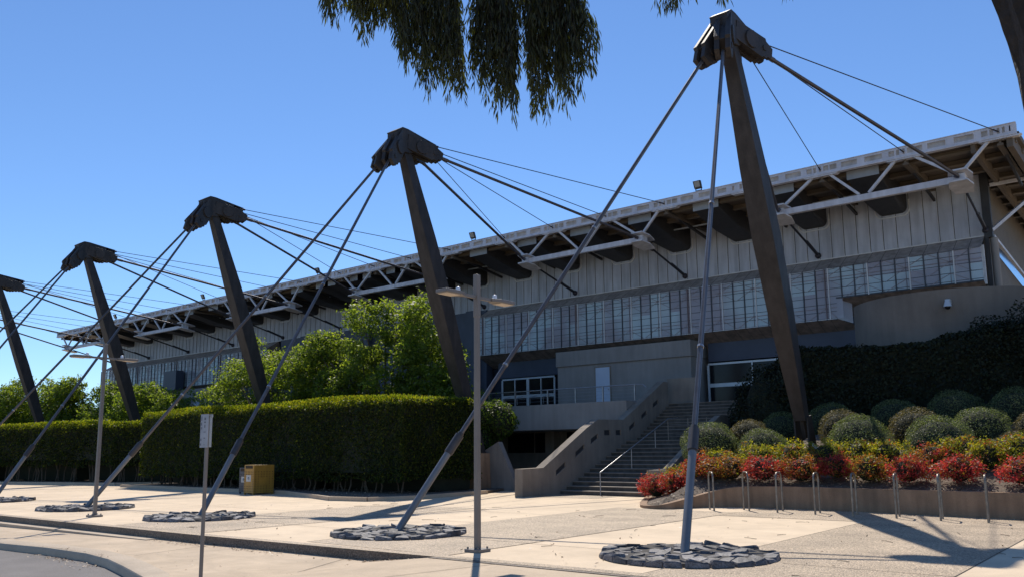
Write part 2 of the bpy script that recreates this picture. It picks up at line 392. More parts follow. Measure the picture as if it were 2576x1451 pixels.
# aggregate bands
g = MB()
for x0, x1, y0, y1 in ((-12.75,-9.23,9.66,20.2),(-5.80,-2.53,9.72,19.05),(-19.5,-15.95,9.4,17.9),(-9.225,7.0,19.055,23.0),(1.0,4.4,9.9,19.05),(-18.4,-15.6,23.3,25.1)):
    g.poly([(x0,y0,.004),(x1,y0,.004),(x1,y1,.004),(x0,y1,.004)])
tag(g.build('aggregate_paving', M_agg), kind='structure')
g = MB()
def joint(a, b, w=.014, z=.007):
    a = Vector((*a, z)); b = Vector((*b, z)); d = (b-a).normalized(); n = Vector((-d.y, d.x, 0))*w/2
    g.poly([a-n, b-n, b+n, a+n])
for x in (-12.75,-9.23,-5.80,-2.53,1.0,-15.95,-19.5): joint((x,9.65),(x,20.3 if x < -9 else 19.05))
for y, a, b in ((11.68,-33,-13.8),(11.68,-11.1,-7.6),(11.68,-4.7,4),(19.05,-9.2,6),(17.0,-22,-9.2),(14.35,-30,-12.8)): joint((a,y),(b,y))
joint((-24,9.5),(-24,20)); joint((-29.5,9.5),(-29.5,20))
for a, b in (((-8.0,9.35),(-8.6,6.5)),((-15.0,9.1),(-14.6,7.4)),((-20,9.0),(-19.8,7.4)),((-11.2,9.25),(-9.2,5.0))):
    joint(a, b, .014, pave_z(max(a[0],b[0]))+.006 if a[0] > -10 else pave_z(a[0])+.008)
tag(g.build('paving_joints', M_joint), kind='structure')
# planting beds under the hedges
def bed(name, pts, z=0.10, kerb=0.10):
    g = MB(); g.hexa([(x,y,-.1) for x,y in pts], [(x,y,z) for x,y in pts]); return tag(g.build(name, M_soil), kind='structure')
bed('planting_bed', [(-41.4,20.2),(-28,20.1),(-25.2,19.1),(-22.8,18.2),(-21.3,18.5),(-20.7,20),(-21.0,24),(-24,31),(-43,33),(-42.0,24)])
bed('planting_bed', [(-110,13.0),(-62,16.6),(-52,19.2),(-44.2,21.2),(-43.2,23),(-44,33),(-110,33)], 0.08)
def kstrip(pts, name):
    g = MB()
    for a, b in zip(pts, pts[1:]): g.bar((a[0],a[1],.05), (b[0],b[1],.05), .12, .17)
    return tag(g.build(name, M_kerb), kind='structure')
kstrip([(-41.4,20.15),(-28,20.05),(-25.2,19.05),(-22.8,18.15),(-21.25,18.45),(-20.65,20),(-20.95,24)], 'bed_kerb')
kstrip([(-110,12.9),(-62,16.5),(-52,19.1),(-44.1,21.15),(-43.1,23)], 'bed_kerb')

# ------------------------------------------------------------------ the arena building
XM, LM = -9.369, 13.531          # first mast and mast spacing along the facade
NM = 6
XC = XM - 2.5*LM
YE, ZE = 33.16, 12.93            # eave
YW, YG = 37.64, 36.60            # cladding, glazing
TO = [0.096+(2*i-3)*1.596 for i in range(4)]
NO = [0.096-3.398, 0.096+3.398]
ZN, YN = 11.283, 33.318
XR, XL = -3.93, 2*XC+3.93
arena = thing('arena_building', (XC, 45, 0), 'long concrete and white-clad sports arena under a cable-hung flat roof', 'building')
YB = 72
g = MB(); g.box(XL+.02, XR-.02, YE+.75, YB, 12.62, 12.84); g.box(XL+.02, XR-.02, YE+.16, YE+.75, 12.57, 12.60)  # deck set back so sun reaches the sheet added at the eave
roof = g.build('roof', M_under, arena)
# fascia beam with openings
g = MB()
g.box(XL, XR, YE-.02, YE+.02, 12.855, ZE); g.box(XL, XR, YE-.02, YE+.02, 12.56, 12.64)
g.box(XL, XR, YE-.06, YE+.16, 12.50, 12.56)
g.box(XL, XR, YE-.05, YE+.10, ZE, ZE+.025)
solids = []
for k in range(NM):
    x0 = XM-k*LM
    for i in range(4):
        tx = x0+TO[i]
        for a, b in ((-.34,-.28),(-.16,-.04),(.04,.12),(.34,.38),(.66,.84),(1.46,1.74),(2.40,2.64)): solids.append((tx+a, tx+b))
    tx = x0+TO[0]
    solids += [(tx-.9,tx-.62),(tx-.52,tx-.34)]
for a, b in solids:
    if a > XL and b < XR: g.box(a, b, YE-.018, YE+.018, 12.64, 12.855)
g.box(XR-.35, XR, YE-.018, YE+.05, 12.645, 12.86); g.box(XL, XL+.35, YE-.018, YE+.05, 12.645, 12.86)
fas = g.build('fascia_beam', M_fascia, arena)
g = MB(); g.hexa([(XL,YE+.09,12.60),(XR,YE+.09,12.60),(XR,YE+.11,12.60),(XL,YE+.11,12.60)],[(XL,YE+.13,12.925),(XR,YE+.13,12.925),(XR,YE+.15,12.925),(XL,YE+.15,12.925)])  # sheet added behind the openings, translucent so the sun makes it glow
M_glowsheet = mat('added_glow_sheet', (0.60,0.60,0.60), 0.6, var=.25, scale=2, streak=.3)
_t = M_glowsheet.node_tree; _tl = _t.nodes.new('ShaderNodeBsdfTranslucent'); _tl.inputs['Color'].default_value = (.50,.50,.50,1); _m = _t.nodes.new('ShaderNodeMixShader'); _m.inputs[0].default_value = .45
_t.links.new(_t.nodes['Principled BSDF'].outputs[0], _m.inputs[1]); _t.links.new(_tl.outputs[0], _m.inputs[2]); _t.links.new(_m.outputs[0], _t.nodes['Material Output'].inputs['Surface'])
g.build('eave_glow_sheet', M_glowsheet, arena)
# purlins and girders under the deck
g = MB()
y = YE+.7
while y < 60:
    g.box(XL+.1, XR-.1, y-.05, y+.05, 12.46, 12.62); g.box(XL+.1, XR-.1, y-.13, y+.13, 12.42, 12.46)
    y += 1.45
g.build('purlins', M_purlin, roof)
for k in range(NM):
    for i in range(4):
        g = MB(); x = XM-k*LM+TO[i]
        g.box(x-.10, x+.10, YE+.1, YW-.02, 12.24, 12.32); g.box(x-.04, x+.04, YE+.1, YW-.02, 12.32, 12.60); g.build('girder', M_under, roof)
g = MB(); g.box(XR-.35, XR-.15, YE+.1, 62, 12.12, 12.6); g.build('girder', M_under, roof)
g = MB(); g.box(XR-1.5, XR-1.35, YE+.1, 62, 12.16, 12.62); g.build('girder', M_under, roof)
# ventilation boxes hanging under the eave and entering the wall
for k in range(24):
    x1 = -8.77 - 3.42*k if k < 11 else 2*XC+8.77+3.42*(23-k)+1.2
    x0 = x1-1.2
    if k == 1: pass
    g = MB()
    r_ = .22
    prof = [(x0,12.60),(x0,11.72+.02),(x0+.04,11.63),(x0+.10,11.56),(x0+.22,11.5),(x1-.22,11.5),(x1-.10,11.56),(x1-.04,11.63),(x1,11.74),(x1,12.60)]
    front = [(x0,12.60),(x0,12.26),(x0+.01,12.252),(x0+.02,12.246),(x0+.03,12.24),(x1-.03,12.24),(x1-.02,12.246),(x1-.01,12.252),(x1,12.26),(x1,12.60)]
    g.hexa([(p[0],33.66,p[1]) for p in front], [(p[0],35.8,p[1]-.0 if p[1] > 12.5 else p[1]-.48) for p in front])
    g.hexa([(p[0],35.8,p[1]-.0 if p[1] > 12.5 else p[1]-.48) for p in front], [(p[0],YW+.3,p[1]) for p in prof])
    d = g.build('ventilation_duct', M_duct, arena)
    g = MB(); g.box(x0-.02, x1+.02, 33.62, 33.656, 12.22, 12.60); g.build('end_panel', M_ductface, d)
    g = MB()
    ptsr = [(x0-.1,12.1),(x0-.1,11.66),(x0-.02,11.52),(x0+.1,11.42),(x1-.1,11.42),(x1+.02,11.5),(x1+.1,11.64),(x1+.1,12.1)]
    for a, b in zip(ptsr, ptsr[1:]): g.bar((a[0],YW-.03,a[1]), (b[0],YW-.03,b[1]), .05, .05)
    g.build('collar_trim', M_seamlight, d)
# upper cladding
XCR, XCL = -5.92, 2*XC+5.92
g = MB(); g.box(XCL, XCR, YW, YW+.2, 10.0, 12.60); cl = g.build('upper_cladding', M_clad, arena)
g = MB(); g2 = MB()
x = XCR-.55
while x > XCL:
    g.box(x-.012, x+.012, YW-.014, YW-.001, 10.03, 12.6); g2.box(x-.030, x-.013, YW-.022, YW-.001, 10.03, 12.6); x -= .5575
g2.box(XCL, XCR, YW-.05, YW-.001, 9.985, 10.03)
g.build('panel_joint', M_seam, cl); g2.build('joint_trim', M_seamlight, cl)
# sloped panels over and under the glazed bay
def mir(a, b): return [(a, b), (2*XC-b, 2*XC-a)]
M_glz = bpy.data.materials.new('bay_glass'); M_glz.use_nodes = True
_t = M_glz.node_tree; _b = _t.nodes['Principled BSDF']; _b.inputs['Base Color'].default_value = (0.40,0.48,0.54,1); _b.inputs['Roughness'].default_value = .22; _b.inputs['Specular IOR Level'].default_value = .7
_w = _t.nodes.new('ShaderNodeTexNoise'); _w.inputs['Scale'].default_value = .35; _tc = _t.nodes.new('ShaderNodeTexCoord'); _t.links.new(_tc.outputs['Object'], _w.inputs['Vector'])
_r = _t.nodes.new('ShaderNodeValToRGB'); _r.color_ramp.elements[0].color = (.36,.33,.37,1); _r.color_ramp.elements[1].color = (.50,.62,.66,1); _r.color_ramp.elements[0].position = .4; _r.color_ramp.elements[1].position = .6
_gi = _t.nodes.new('ShaderNodeNewGeometry'); _ad = _t.nodes.new('ShaderNodeMath'); _ad.operation = 'MULTIPLY_ADD'; _ad.inputs[1].default_value = .30
_t.links.new(_gi.outputs['Random Per Island'], _ad.inputs[0]); _sb = _t.nodes.new('ShaderNodeMath'); _sb.operation = 'SUBTRACT'; _sb.inputs[1].default_value = .15
_t.links.new(_w.outputs['Fac'], _sb.inputs[0]); _t.links.new(_sb.outputs[0], _ad.inputs[2]); _t.links.new(_ad.outputs[0], _r.inputs['Fac']); _t.links.new(_r.outputs['Color'], _b.inputs['Base Color'])
_tr = _t.nodes.new('ShaderNodeBsdfTransparent'); _mx = _t.nodes.new('ShaderNodeMixShader'); _mx.inputs[0].default_value = .78
_t.links.new(_tr.outputs[0], _mx.inputs[1]); _t.links.new(_b.outputs[0], _mx.inputs[2]); _t.links.new(_mx.outputs[0], _t.nodes['Material Output'].inputs['Surface'])
for side, ((a, b), (a2, b2)) in enumerate(zip([(-32.6,-5.95), (2*XC+5.95, 2*XC+32.6)], [(-11.68,-5.95), (2*XC+5.95, 2*XC+11.68)])):
    g = MB(); g.poly([(a,YG,9.36),(b,YG,9.36),(b,YW,10.0),(a,YW,10.0)]); g.build('upper_sloped_panels', M_slope, arena); g = MB()
    full = (a, -11.68) if side == 0 else (2*XC+11.68, b)
    g.poly([(full[0],YG,7.10),(full[1],YG,7.10),(full[1],YG+1.5,6.45),(full[0],YG+1.5,6.45)])
    g.poly([(a2,YG,8.00),(b2,YG,8.00),(b2,YG+1.5,7.35),(a2,YG+1.5,7.35)])
    xe = a if side == 0 else b
    g.poly([(xe,YG,7.10),(xe,YG,9.36),(xe,YW,10.0),(xe,YG+1.5,6.45)])
    xe = -11.68 if side == 0 else 2*XC+11.68
    xo_ = .5 if side == 0 else -.5
    g.poly([(xe,YG,7.10),(xe+xo_,YG+.5,6.90),(xe+xo_,YG+1.5,6.45),(xe,YG+1.5,6.45)])
    bay = g.build('sloped_panels', M_soffit, arena)
    g = MB(); x = a
    while x < b:
        g.poly([(x-.01,YG-.004,9.37),(x+.01,YG-.004,9.37),(x+.01,YW-.01,10.0),(x-.01,YW-.01,10.0)])
        if full[0] <= x <= full[1]: g.poly([(x-.01,YG-.004,7.09),(x+.01,YG-.004,7.09),(x+.01,YG+1.49,6.44),(x-.01,YG+1.49,6.44)])
        x += .5575
    g.box(a,b,YG-.006,YG-.001,9.362,9.372); g.box(full[0],full[1],YG-.006,YG-.001,7.085,7.095)
    g.build('panel_joint', M_seam, bay)
    g = MB(); x = a
    while x < b:
        x2 = min(x+.5575, b); zb = 7.12 if full[0]-.01 <= (x+x2)/2 <= full[1] else 8.02
        zc = 8.30 if zb < 8 else 8.75
        g.poly([(x,YG,zb),(x2,YG,zb),(x2,YG,zc),(x,YG,zc)]); g.poly([(x,YG+.001,zc),(x2,YG+.001,zc),(x2,YG+.001,9.34),(x,YG+.001,9.34)])
        x = x2
    g.poly([(xe,YG+.005,7.12),(xe+xo_,YG+.5,6.92),(xe+xo_,YG+.5,7.80),(xe,YG+.005,8.02)])
    pane = g.build('window_band', M_glz, arena)
    g = MB(); x = a; k = 0
    gl = MB()
    while x < b:
        zb = 7.10 if full[0] <= x <= full[1]+.01 else 8.0
        (gl if k % 3 == 1 else g).box(x-.022, x+.022, YG-.05, YG-.002, zb, 9.36); x += .5575; k += 1
    for z in (7.12, 9.33):
        g.box(full[0], full[1], YG-.03, YG-.003, z-.03, z+.03)
        gl.box(full[0], full[1], YG-.033, YG-.0305, z-.012, z+.012)
    g.box(a2, b2, YG-.03, YG-.003, 7.99, 8.05)
    for z in np.arange(7.45, 9.2, .335):
        x0_, x1_ = (full if z < 8.05 else (a, b))
        g.box(x0_, x1_, YG-.012, YG-.003, z-.011, z+.011)
    g.build('mullion', M_mull, pane)
    gl.build('light_mullion', M_seamlight, pane)
    # light lattice girder standing close behind the panes, carried to their outer face
    g = MB(); yl = YG-.010
    def lt(p, q, w): g.bar((p[0],yl,p[1]), (q[0],yl,q[1]), .012, w)
    lt((a,8.92),(b,8.92),.035); lt((full[0],7.62),(full[1],7.62),.035)
    x = a+.45; i = 0
    while x < b-.3:
        deep = full[0] < x < full[1]-.2; zlo = 7.14 if deep else 8.05; zl = 7.62 if deep else 8.45
        lt((x,zlo),(x,9.34),.24 if i % 4 == 0 else .05)
        for sg in (-1,1):
            xx = min(max(x+sg*.8, a), b)
            lt((x,8.92),(xx,9.34),.025); lt((x,8.92),(xx,8.45),.02)
            xx = min(max(x+sg*.8, full[0] if deep else a), full[1] if deep else b); lt((x,zl),(xx,zlo),.025)
        x += 1.67; i += 1
    g.build('lattice', M_truss, arena)
    g = MB(); g.box(full[0]+.02, full[1]-.02, YG+.75, YG+.85, 7.0, 9.6); g.box(a2+.02, b2-.02, YG+.75, YG+.85, 8.0, 9.6)
    g.build('inner_wall', mat('inner_wall_paint', (0.75,0.78,0.8), .8), arena)
# body of the building behind and below
g = MB(); g.box(XCL+.2, XCR-.2, YW+.5, YB-2, 0, 10.2); g.build('lower_wall', M_blue, arena)
g = MB(); g.box(-53.2,-32.6, YW-.25, YW+.3, 3.4, 9.98); g.build('entrance_block', M_blue, arena)
for x in (-33.6,-36.4,-39.4,-43.2,-47,-50):
    g = MB(); g.box(x-.35, x+.35, YW-.6, YW-.26, 3.6, 9.97); g.build('entrance_fin', M_blue, arena)
# blue spandrel under the bay
for a, b in mir(-31.8,-26.2)+mir(-18.3,-9.5):
    g = MB(); g.box(a, b, YW-.1, YW+.45, 5.78, 6.75); g.build('spandrel_panel', M_blue, arena)
# projecting concrete blocks with a proud upper band
for a, b in mir(-26.55,-18.62):
    g = MB(); g.box(a, b, 36.3, 38.3, 3.3, 6.0); bl = g.build('concrete_block', M_conc, arena)
    g = MB(); g.box(a-.05, b+.05, 36.2, 38.3, 6.004, 6.80); g.build('block_parapet', M_conc, bl, bevel=.02)
    dx = -23.65 if a > XC else 2*XC+23.65
    g = MB(); g.box(dx-.43, dx+.43, 36.25, 36.296, 3.64, 5.80); dr = g.build('service_door', M_door, arena)
    dr['label'] = 'pale blue service door'
    g = MB()
    for q in (dx-.46, dx+.46): g.box(q-.025, q+.025, 36.24, 36.295, 3.64, 5.86)
    g.box(dx-.435, dx+.435, 36.24, 36.295, 5.81, 5.86); g.build('door_frame', M_concd, dr)
    g = MB(); g.box(dx+.33, dx+.38, 36.2, 36.245, 4.62, 4.68); g.build('handle', M_galv, dr)
# entrance doors and side windows in aluminium frames
def framed(name, x0, x1, y, z0, z1, n, rail):
    g = MB(); g.box(x0, x1, y+.03, y+.05, z0, z1); w = g.build(name, M_darkglass, arena)
    g = MB()
    g.box(x0, x1, y-.03, y+.02, z1-.09, z1); g.box(x0, x1, y-.03, y+.02, z0, z0+.1)
    for i in range(n+1):
        x = x0+(x1-x0)*i/n; wd = .05 if i in (0, n) else (.09 if i == n//2 and n > 2 else .03)
        g.box(x-wd, x+wd, y-.04, y+.018, z0+.1, z1-.09)
    if rail: g.box(x0, x1, y-.035, y+.015, rail-.09, rail+.09)
    g.build('frame', M_frame, w)
    if name == 'entrance_doors':
        for i in range(n):
            g = MB(); x = x0+(x1-x0)*(i+.5)/n
            g.path([(x-.25,y-.09,z0+.55),(x-.25,y-.12,z0+.95),(x+.2,y-.12,z0+1.0)], .018); g.build('handle', M_galv, w)
    return w
framed('entrance_doors', -31.45, -27.65, YW-.14, 3.64, 5.72, 4, 4.65)
framed('side_window', -18.3, -13.8, YW-.14, 3.64, 5.70, 2, 4.62)
framed('side_window', 2*XC+13.8, 2*XC+18.3, YW-.14, 3.64, 5.70, 2, 4.62)
framed('entrance_doors', 2*XC+27.65, 2*XC+31.45, YW-.14, 3.64, 5.72, 4, 4.65)
# terrace in front of the doors
g = MB(); g.box(-33.5, -18.62, 30.3, YW+.4, 2.50, 3.64); ter = g.build('terrace', M_conc, arena, bevel=.01)
g = MB(); g.box(-18.62, -9.2, 33.52, YW+.4, 2.0, 3.60); g.build('landing_slab', M_conc, arena)
g = MB(); g.box(-33.5, -18.7, 33.4, 33.9, 0, 2.5); uw = g.build('undercroft_wall', M_concd, arena)
for x0, x1 in ((-27.6,-25.95),(-25.85,-24.95),(-23.9,-21.6)):
    g = MB(); g.box(x0, x1, 33.33, 33.37, 1.48, 2.44); g.build('undercroft_window', M_darkglass, uw)
for a, b in ((-24.9,-24.35),(-30.4,-29.8)):
    g = MB(); g.box(a, b, 32.9, 33.4, 0, 2.5); g.build('undercroft_pillar', M_concd, arena)
g = MB(); g.box(2*XC+18.6, 2*XC+34, 31.3, YW+.4, 2.5, 3.64); g.build('terrace', M_conc, arena)
# dark box on the far wing
g = MB(); g.box(-67.0,-65.0, 35.6, 36.3, 6.81, 8.4); g.build('roof_plant_box', M_blue, arena)
# gable wall, corner column and raking pieces
g = MB()
yy = YW+.05; n = 0
while yy < 70:
    g.box(XCR-.02, XCR+.06, yy, yy+.10, 3.6, 12.6); yy += .2
g.box(XCR-.12, XCR, YW+.02, 71, 3.6, 12.6)
gab = g.build('gable_wall', M_rib, arena)
g = MB(); g.hexa([(XCR+.07,39.6,9.95),(XCR+.07,39.6,9.55),(XCR+.07,46.7,9.05),(XCR+.07,46.7,9.75)],[(XCR+.09,39.6,9.95),(XCR+.09,39.6,9.55),(XCR+.09,46.7,9.05),(XCR+.09,46.7,9.75)])
g.build('sloping_window', M_skyglass, gab)
g = MB(); g.box(XCR-.02, XCR+.28, YW-.12, YW+.16, 9.9, 12.6); g.box(XCR-.02, XCR+.12, YW-.1, YW+.1, 3.6, 9.9); g.build('corner_recess', M_duct, arena)
g = MB(); g.tube((XCR+.28,YW+.12,3.6), (XCR+.28,YW+.12,9.9), .14, n=16); g.build('corner_column', M_conc, arena, smooth=True)
g = MB()
for a, b in (((XCR+.25,YW,10.2),(XR-.2,40.3,12.3)), ((XCR+.25,YW+.2,10.0),(XCR+.5,47.5,8.9)), ((XR-.2,47,12.3),(XCR+.4,47.5,9.0)), ((XCR+.3,YW+.1,12.1),(XR-.15,YW+.6,12.25))):
    g.bar(a, b, .12, .12)
g.build('corner_brace', M_white, arena)
# eave trusses between the cable nodes, struts to the wall
for k in range(NM):
    x0 = XM-k*LM
    tr = MB(); nl = x0+NO[0]; nr = x0+NO[1]; mid = (nl+nr)/2
    tr.bar((nl+.15,YN,ZN), (nr-.15,YN,ZN), .20, .24)
    t = [x0+v for v in TO]
    for a, b in ((nl,t[0]+.35),(nl,t[1]-.35),(mid-.18,t[1]+.35),(mid+.18,t[2]-.35),(nr,t[2]+.35),(nr,t[3]-.35)):
        tr.bar((a,YN-.02,ZN+.15), (b,YE+.06,12.47), .10, .10)
    for q in t: tr.hexa([(q-.6,YE-.04,12.44),(q+.6,YE-.04,12.44),(q+.6,YE+.22,12.44),(q-.6,YE+.22,12.44)],[(q-.7,YE-.04,12.495),(q+.7,YE-.04,12.495),(q+.7,YE+.22,12.495),(q-.7,YE+.22,12.495)])
    to = tr.build('eave_truss', M_white, arena)
    for s, nx in ((-1,nl),(1,nr)):
        b = MB()
        for dz in (-.20, .20):
            pts = [(nx-.30,YN-.42),(nx+.30,YN-.42),(nx+.42,YN+.1),(nx+.30,YN+.75),(nx-.30,YN+.75),(nx-.42,YN+.1)]
            slope = lambda q: -0.16*(q-YN)
            b.hexa([(p[0],p[1],ZN+dz-.03+slope(p[1])) for p in pts], [(p[0],p[1],ZN+dz+.03+slope(p[1])) for p in pts])
        b.box(nx-.2, nx+.2, YN-.2, YN+.25, ZN-.17, ZN+.17)
        b.build('node_bracket', M_white, to)
        st = MB(); st.tube((nx,YN+.5,ZN-.12), (nx,YW-.12,10.25), .05, n=8); st.tube((nx,36.2,10.61), (nx,YW-.1,10.25), .075, n=8)
        so_ = st.build('wall_strut', M_cable, arena)
        bb = MB(); bb.ball((nx,YW-.06,10.22), .14); bb.build('ball_joint', M_cable, so_, smooth=True)
    for q in t:
        dd = MB(); dd.bar((q,YE+.3,12.45), (q,YW,11.85), .09, .12); dd.build('roof_strut', M_duct, arena)
for k in range(10):
    tubes = MB(); x = -12.2-6.84*k; tubes.bar((x,35.9,12.2), (x+2.1,35.9,12.2), .06, .06); tubes.build('strip_light', M_frame, arena)

# curved concrete tower wall at the right of the facade
g = MB(); cx, cy, rr = -4.6, 36.6, 5.1
n = 40; drum_pts = []
cx, cy, rr = -6.86, 34.75, 3.49
for i in range(n+1):
    a = R(208)+(R(335)-R(208))*i/n
    drum_pts.append((cx+rr*math.cos(a), cy+rr*math.sin(a)))
inner = [(cx+(p[0]-cx)*.94, cy+(p[1]-cy)*.94) for p in drum_pts]
ring = drum_pts+inner[::-1]
for i in range(n):
    q = [drum_pts[i], drum_pts[i+1], inner[i+1], inner[i]]
    g.hexa([(p[0],p[1],0) for p in q], [(p[0],p[1],6.95) for p in q])
dw = g.build('curved_concrete_wall', M_drum, smooth=True)
tag(dw, 'tall curved bare concrete wall rising behind the dark hedge at the building corner', 'wall')
t = thing('security_camera', (-6.35,31.3,6.35), 'small white dome camera fixed to the curved concrete wall', 'camera')
g = MB(); g.box(-6.30,-6.14,31.1,31.35,6.42,6.56); g.build('mount', M_frame, t)
g = MB(); g.tube((-6.22,31.08,6.30),(-6.22,31.08,6.55),.14,.06,12); g.build('housing', M_frame, t, smooth=True)
g = MB(); g.ball((-6.22,31.08,6.30),.10); g.build('dome', M_darkglass, t, smooth=True)

# roof floodlights
FL = [(-16.29,'floodlight on the roof edge beside the upright stay of the nearest mast'),(-29.84,'floodlight on the roof edge just above the lamp post'),(-43.39,'floodlight on the roof edge where two mast stays cross it'),(-57.14,'small floodlight on the roof edge left of the third mast shaft'),(-70.98,'tiny distant floodlight near the far end of the roof edge')]
for x, lab in FL:
    t = thing('floodlight', (x,33.2,12.95), 'black square '+lab, 'floodlight', 'floodlights along the roof edge')
    g = MB()
    g.bar((x-.14,33.2,12.95),(x-.14,33.2,13.2),.03,.03); g.bar((x+.14,33.2,12.95),(x+.14,33.2,13.2),.03,.03); g.bar((x-.14,33.2,13.0),(x+.14,33.2,13.0),.03,.03)
    g.build('bracket', M_black, t)
    g = MB(); g.hexa([(x-.18,33.12,13.10),(x+.18,33.12,13.10),(x+.18,33.22,13.07),(x-.18,33.22,13.07)],[(x-.18,32.98,13.40),(x+.18,32.98,13.40),(x+.18,33.10,13.40),(x-.18,33.10,13.40)])
    g.build('housing', M_black, t, bevel=.01)
    g = MB(); g.poly([(x-.13,33.097,13.135),(x+.13,33.097,13.135),(x+.13,32.987,13.37),(x-.13,32.987,13.37)]); g.build('glass', M_reflector, t)

# ------------------------------------------------------------------ masts
mast_label = ['nearest and largest brown mast standing beside the round bushes',
 'second brown mast with its foot behind the long hedge and green tree',
 'third brown mast rising left of the bushy green tree',
 'fourth brown mast standing behind the thin left lamp post',
 'fifth brown mast partly cut off by the left edge',
 'sixth mast out past the left edge whose cables reach the far roof corner']
ST = {}
for k in range(NM):
    x0 = XM-k*LM
    t = thing('steel_mast', (x0,25.53,1.5), mast_label[k], 'mast', 'leaning cable masts along the arena')
    foot = Vector((x0,25.35,2.45)); topc = Vector((x0,21.28,13.55))
    d = (topc-foot)
    g = MB()
    stn = [(0,.36,.35),(.12,.46,.46),(.30,.60,.59),(.48,.655,.64),(.66,.59,.58),(.84,.45,.45),(1,.33,.34)]
    up_ = Vector((1,0,0)); dn = d.normalized(); fy = dn.cross(up_).normalized()
    ring = lambda s: [foot+d*s[0]+up_*sx*s[1]/2+fy*sy*s[2]/2 for sx, sy in ((-1,-1),(1,-1),(1,1),(-1,1))]
    n0 = 0
    for s in stn: g.v += [tuple(p) for p in ring(s)]
    for i in range(len(stn)-1):
        for j in range(4):
            q = (j+1) % 4; g.f.append((i*4+j, i*4+q, i*4+4+q, i*4+4+j))
    g.f.append((3,2,1,0)); m_ = len(stn)*4-4; g.f.append((m_,m_+1,m_+2,m_+3))
    g.build('shaft', M_steel, t, bevel=.012)
    g = MB()
    for sx in (-1,1):
        g.bar((x0+sx*.20,25.42,2.55),(x0+sx*.20,25.62,1.50),.05,.34,.05,.62,upv=(0,1,0))
    g.box(x0-.32,x0+.32,25.30,25.86,1.50,1.56)
    g.bar((x0,25.42,2.42),(x0,25.60,1.9),.12,.2)
    fb = g.build('foot_bracket', M_steel, t)
    g = MB()
    g.hexa([(x0-.75,24.95,.9),(x0+.75,24.95,.9),(x0+1.1,27.2,.9),(x0-1.1,27.2,.9)],[(x0-.55,25.1,1.5),(x0+.55,25.1,1.5),(x0+.75,26.8,1.5),(x0-.75,26.8,1.5)])
    if k: g = MB(); g.box(x0-.38,x0+.38,25.2,26.2,.05,1.5)
    g.build('footing', M_planter, t)
    g = MB()
    for sx in (-1,1): g.hexa([(x0+sx*.34,25.18,1.505),(x0+sx*.62,25.14,1.505),(x0+sx*.34,25.40,1.505)],[(x0+sx*.34,25.16,1.72),(x0+sx*.40,25.15,1.72),(x0+sx*.34,25.2,1.72)])
    g.build('sunlit_plate_end', M_frame, fb)  # pale base plate ends; their sunlit look is put into the colour
    # head: bent central casting with four clevis arms
    C0 = Vector((x0,21.22,13.62))
    prof = [(-.42,.10),(-.10,.28),(.18,.28),(1.0,.20),(1.2,.14),(1.2,-.16),(1.0,-.28),(.55,-.50),(.30,-.62),(-.28,-.66),(-.42,-.30)]
    g = MB(); g.hexa([(x0-.26,21.22+p[0],13.62+p[1]) for p in prof], [(x0+.26,21.22+p[0],13.62+p[1]) for p in prof])
    hd = g.build('mast_head', M_steel, t, bevel=.01)
    g = MB()
    cov = [(-.44,.08),(-.10,.30),(.18,.30),(1.72,.10)]
    for a, b in zip(cov, cov[1:]): g.bar((x0,21.22+a[0],13.625+a[1]),(x0,21.22+b[0],13.625+b[1]),.52,.05)
    g.bar((x0,21.22+1.35,13.68),(x0,21.22+1.76,13.62),.34,.17)
    g.build('cover_plate', M_steel, hd)
    fr = [Vector((x0+s*3.164,11.63,0)) for s in (-1,1)]
    bk = [Vector((x0+v,YN,ZN)) for v in NO]
    starts = {}
    for nm, tg, ln, w_ in (('f0',fr[0],1.75,.62),('f1',fr[1],1.6,.62),('b0',bk[0],1.6,.56),('b1',bk[1],1.85,.58)):
        dv = (tg-C0).normalized(); side = dv.cross(Vector((0,0,1))).normalized(); nrm_ = side.cross(dv).normalized()
        off = C0-nrm_*(.03 if nm[0] == 'f' else .14)
        g = MB()
        for s in (-1,1):
            o_ = off+side*s*.15
            prof2 = [(-.05 if nm[0] == 'f' else .25,-.34),(ln-.42,-.42),(ln-.36,-.34),(ln-.24,-.37),(ln-.18,-.26),(ln-.06,-.28),(ln,-.18),(ln,.16),(ln-.3,.30),(ln-.34,.40),(-.05 if nm[0] == 'f' else .25,.40)]
            th = .07
            g.hexa([o_+dv*p[0]+nrm_*p[1]*w_/.72-side*th for p in prof2], [o_+dv*p[0]+nrm_*p[1]*w_/.72+side*th for p in prof2])
        g.bar(off+dv*.3, off+dv*(ln-.35), .26, .5, upv=nrm_)
        for s in (-1,1):
            g.tube(off+dv*(ln-.95)+side*.2*s, off+dv*(ln-.95)+side*.28*s, .27, n=14)
            g.tube(off+dv*(ln-.35)+side*.2*s, off+dv*(ln-.35)+side*.25*s, .09, n=10)
        g.build('clevis_arm', M_steel, hd, bevel=.008)
        starts[nm] = off+dv*(ln-.1)
    # heavy cables to the roof nodes
    for nm, tg in (('b0',bk[0]),('b1',bk[1])):
        g = MB(); g.tube(starts[nm], tg+Vector((0,-.3,.05)), .060, n=8); g.tube(starts[nm], starts[nm]+(tg-starts[nm])*.04, .075, n=8)
        g.tube(starts[nm]+(tg-starts[nm])*.965, tg+Vector((0,-.25,.05)), .07, n=8)
        g.build('heavy_cable', M_heavy, t, smooth=True)
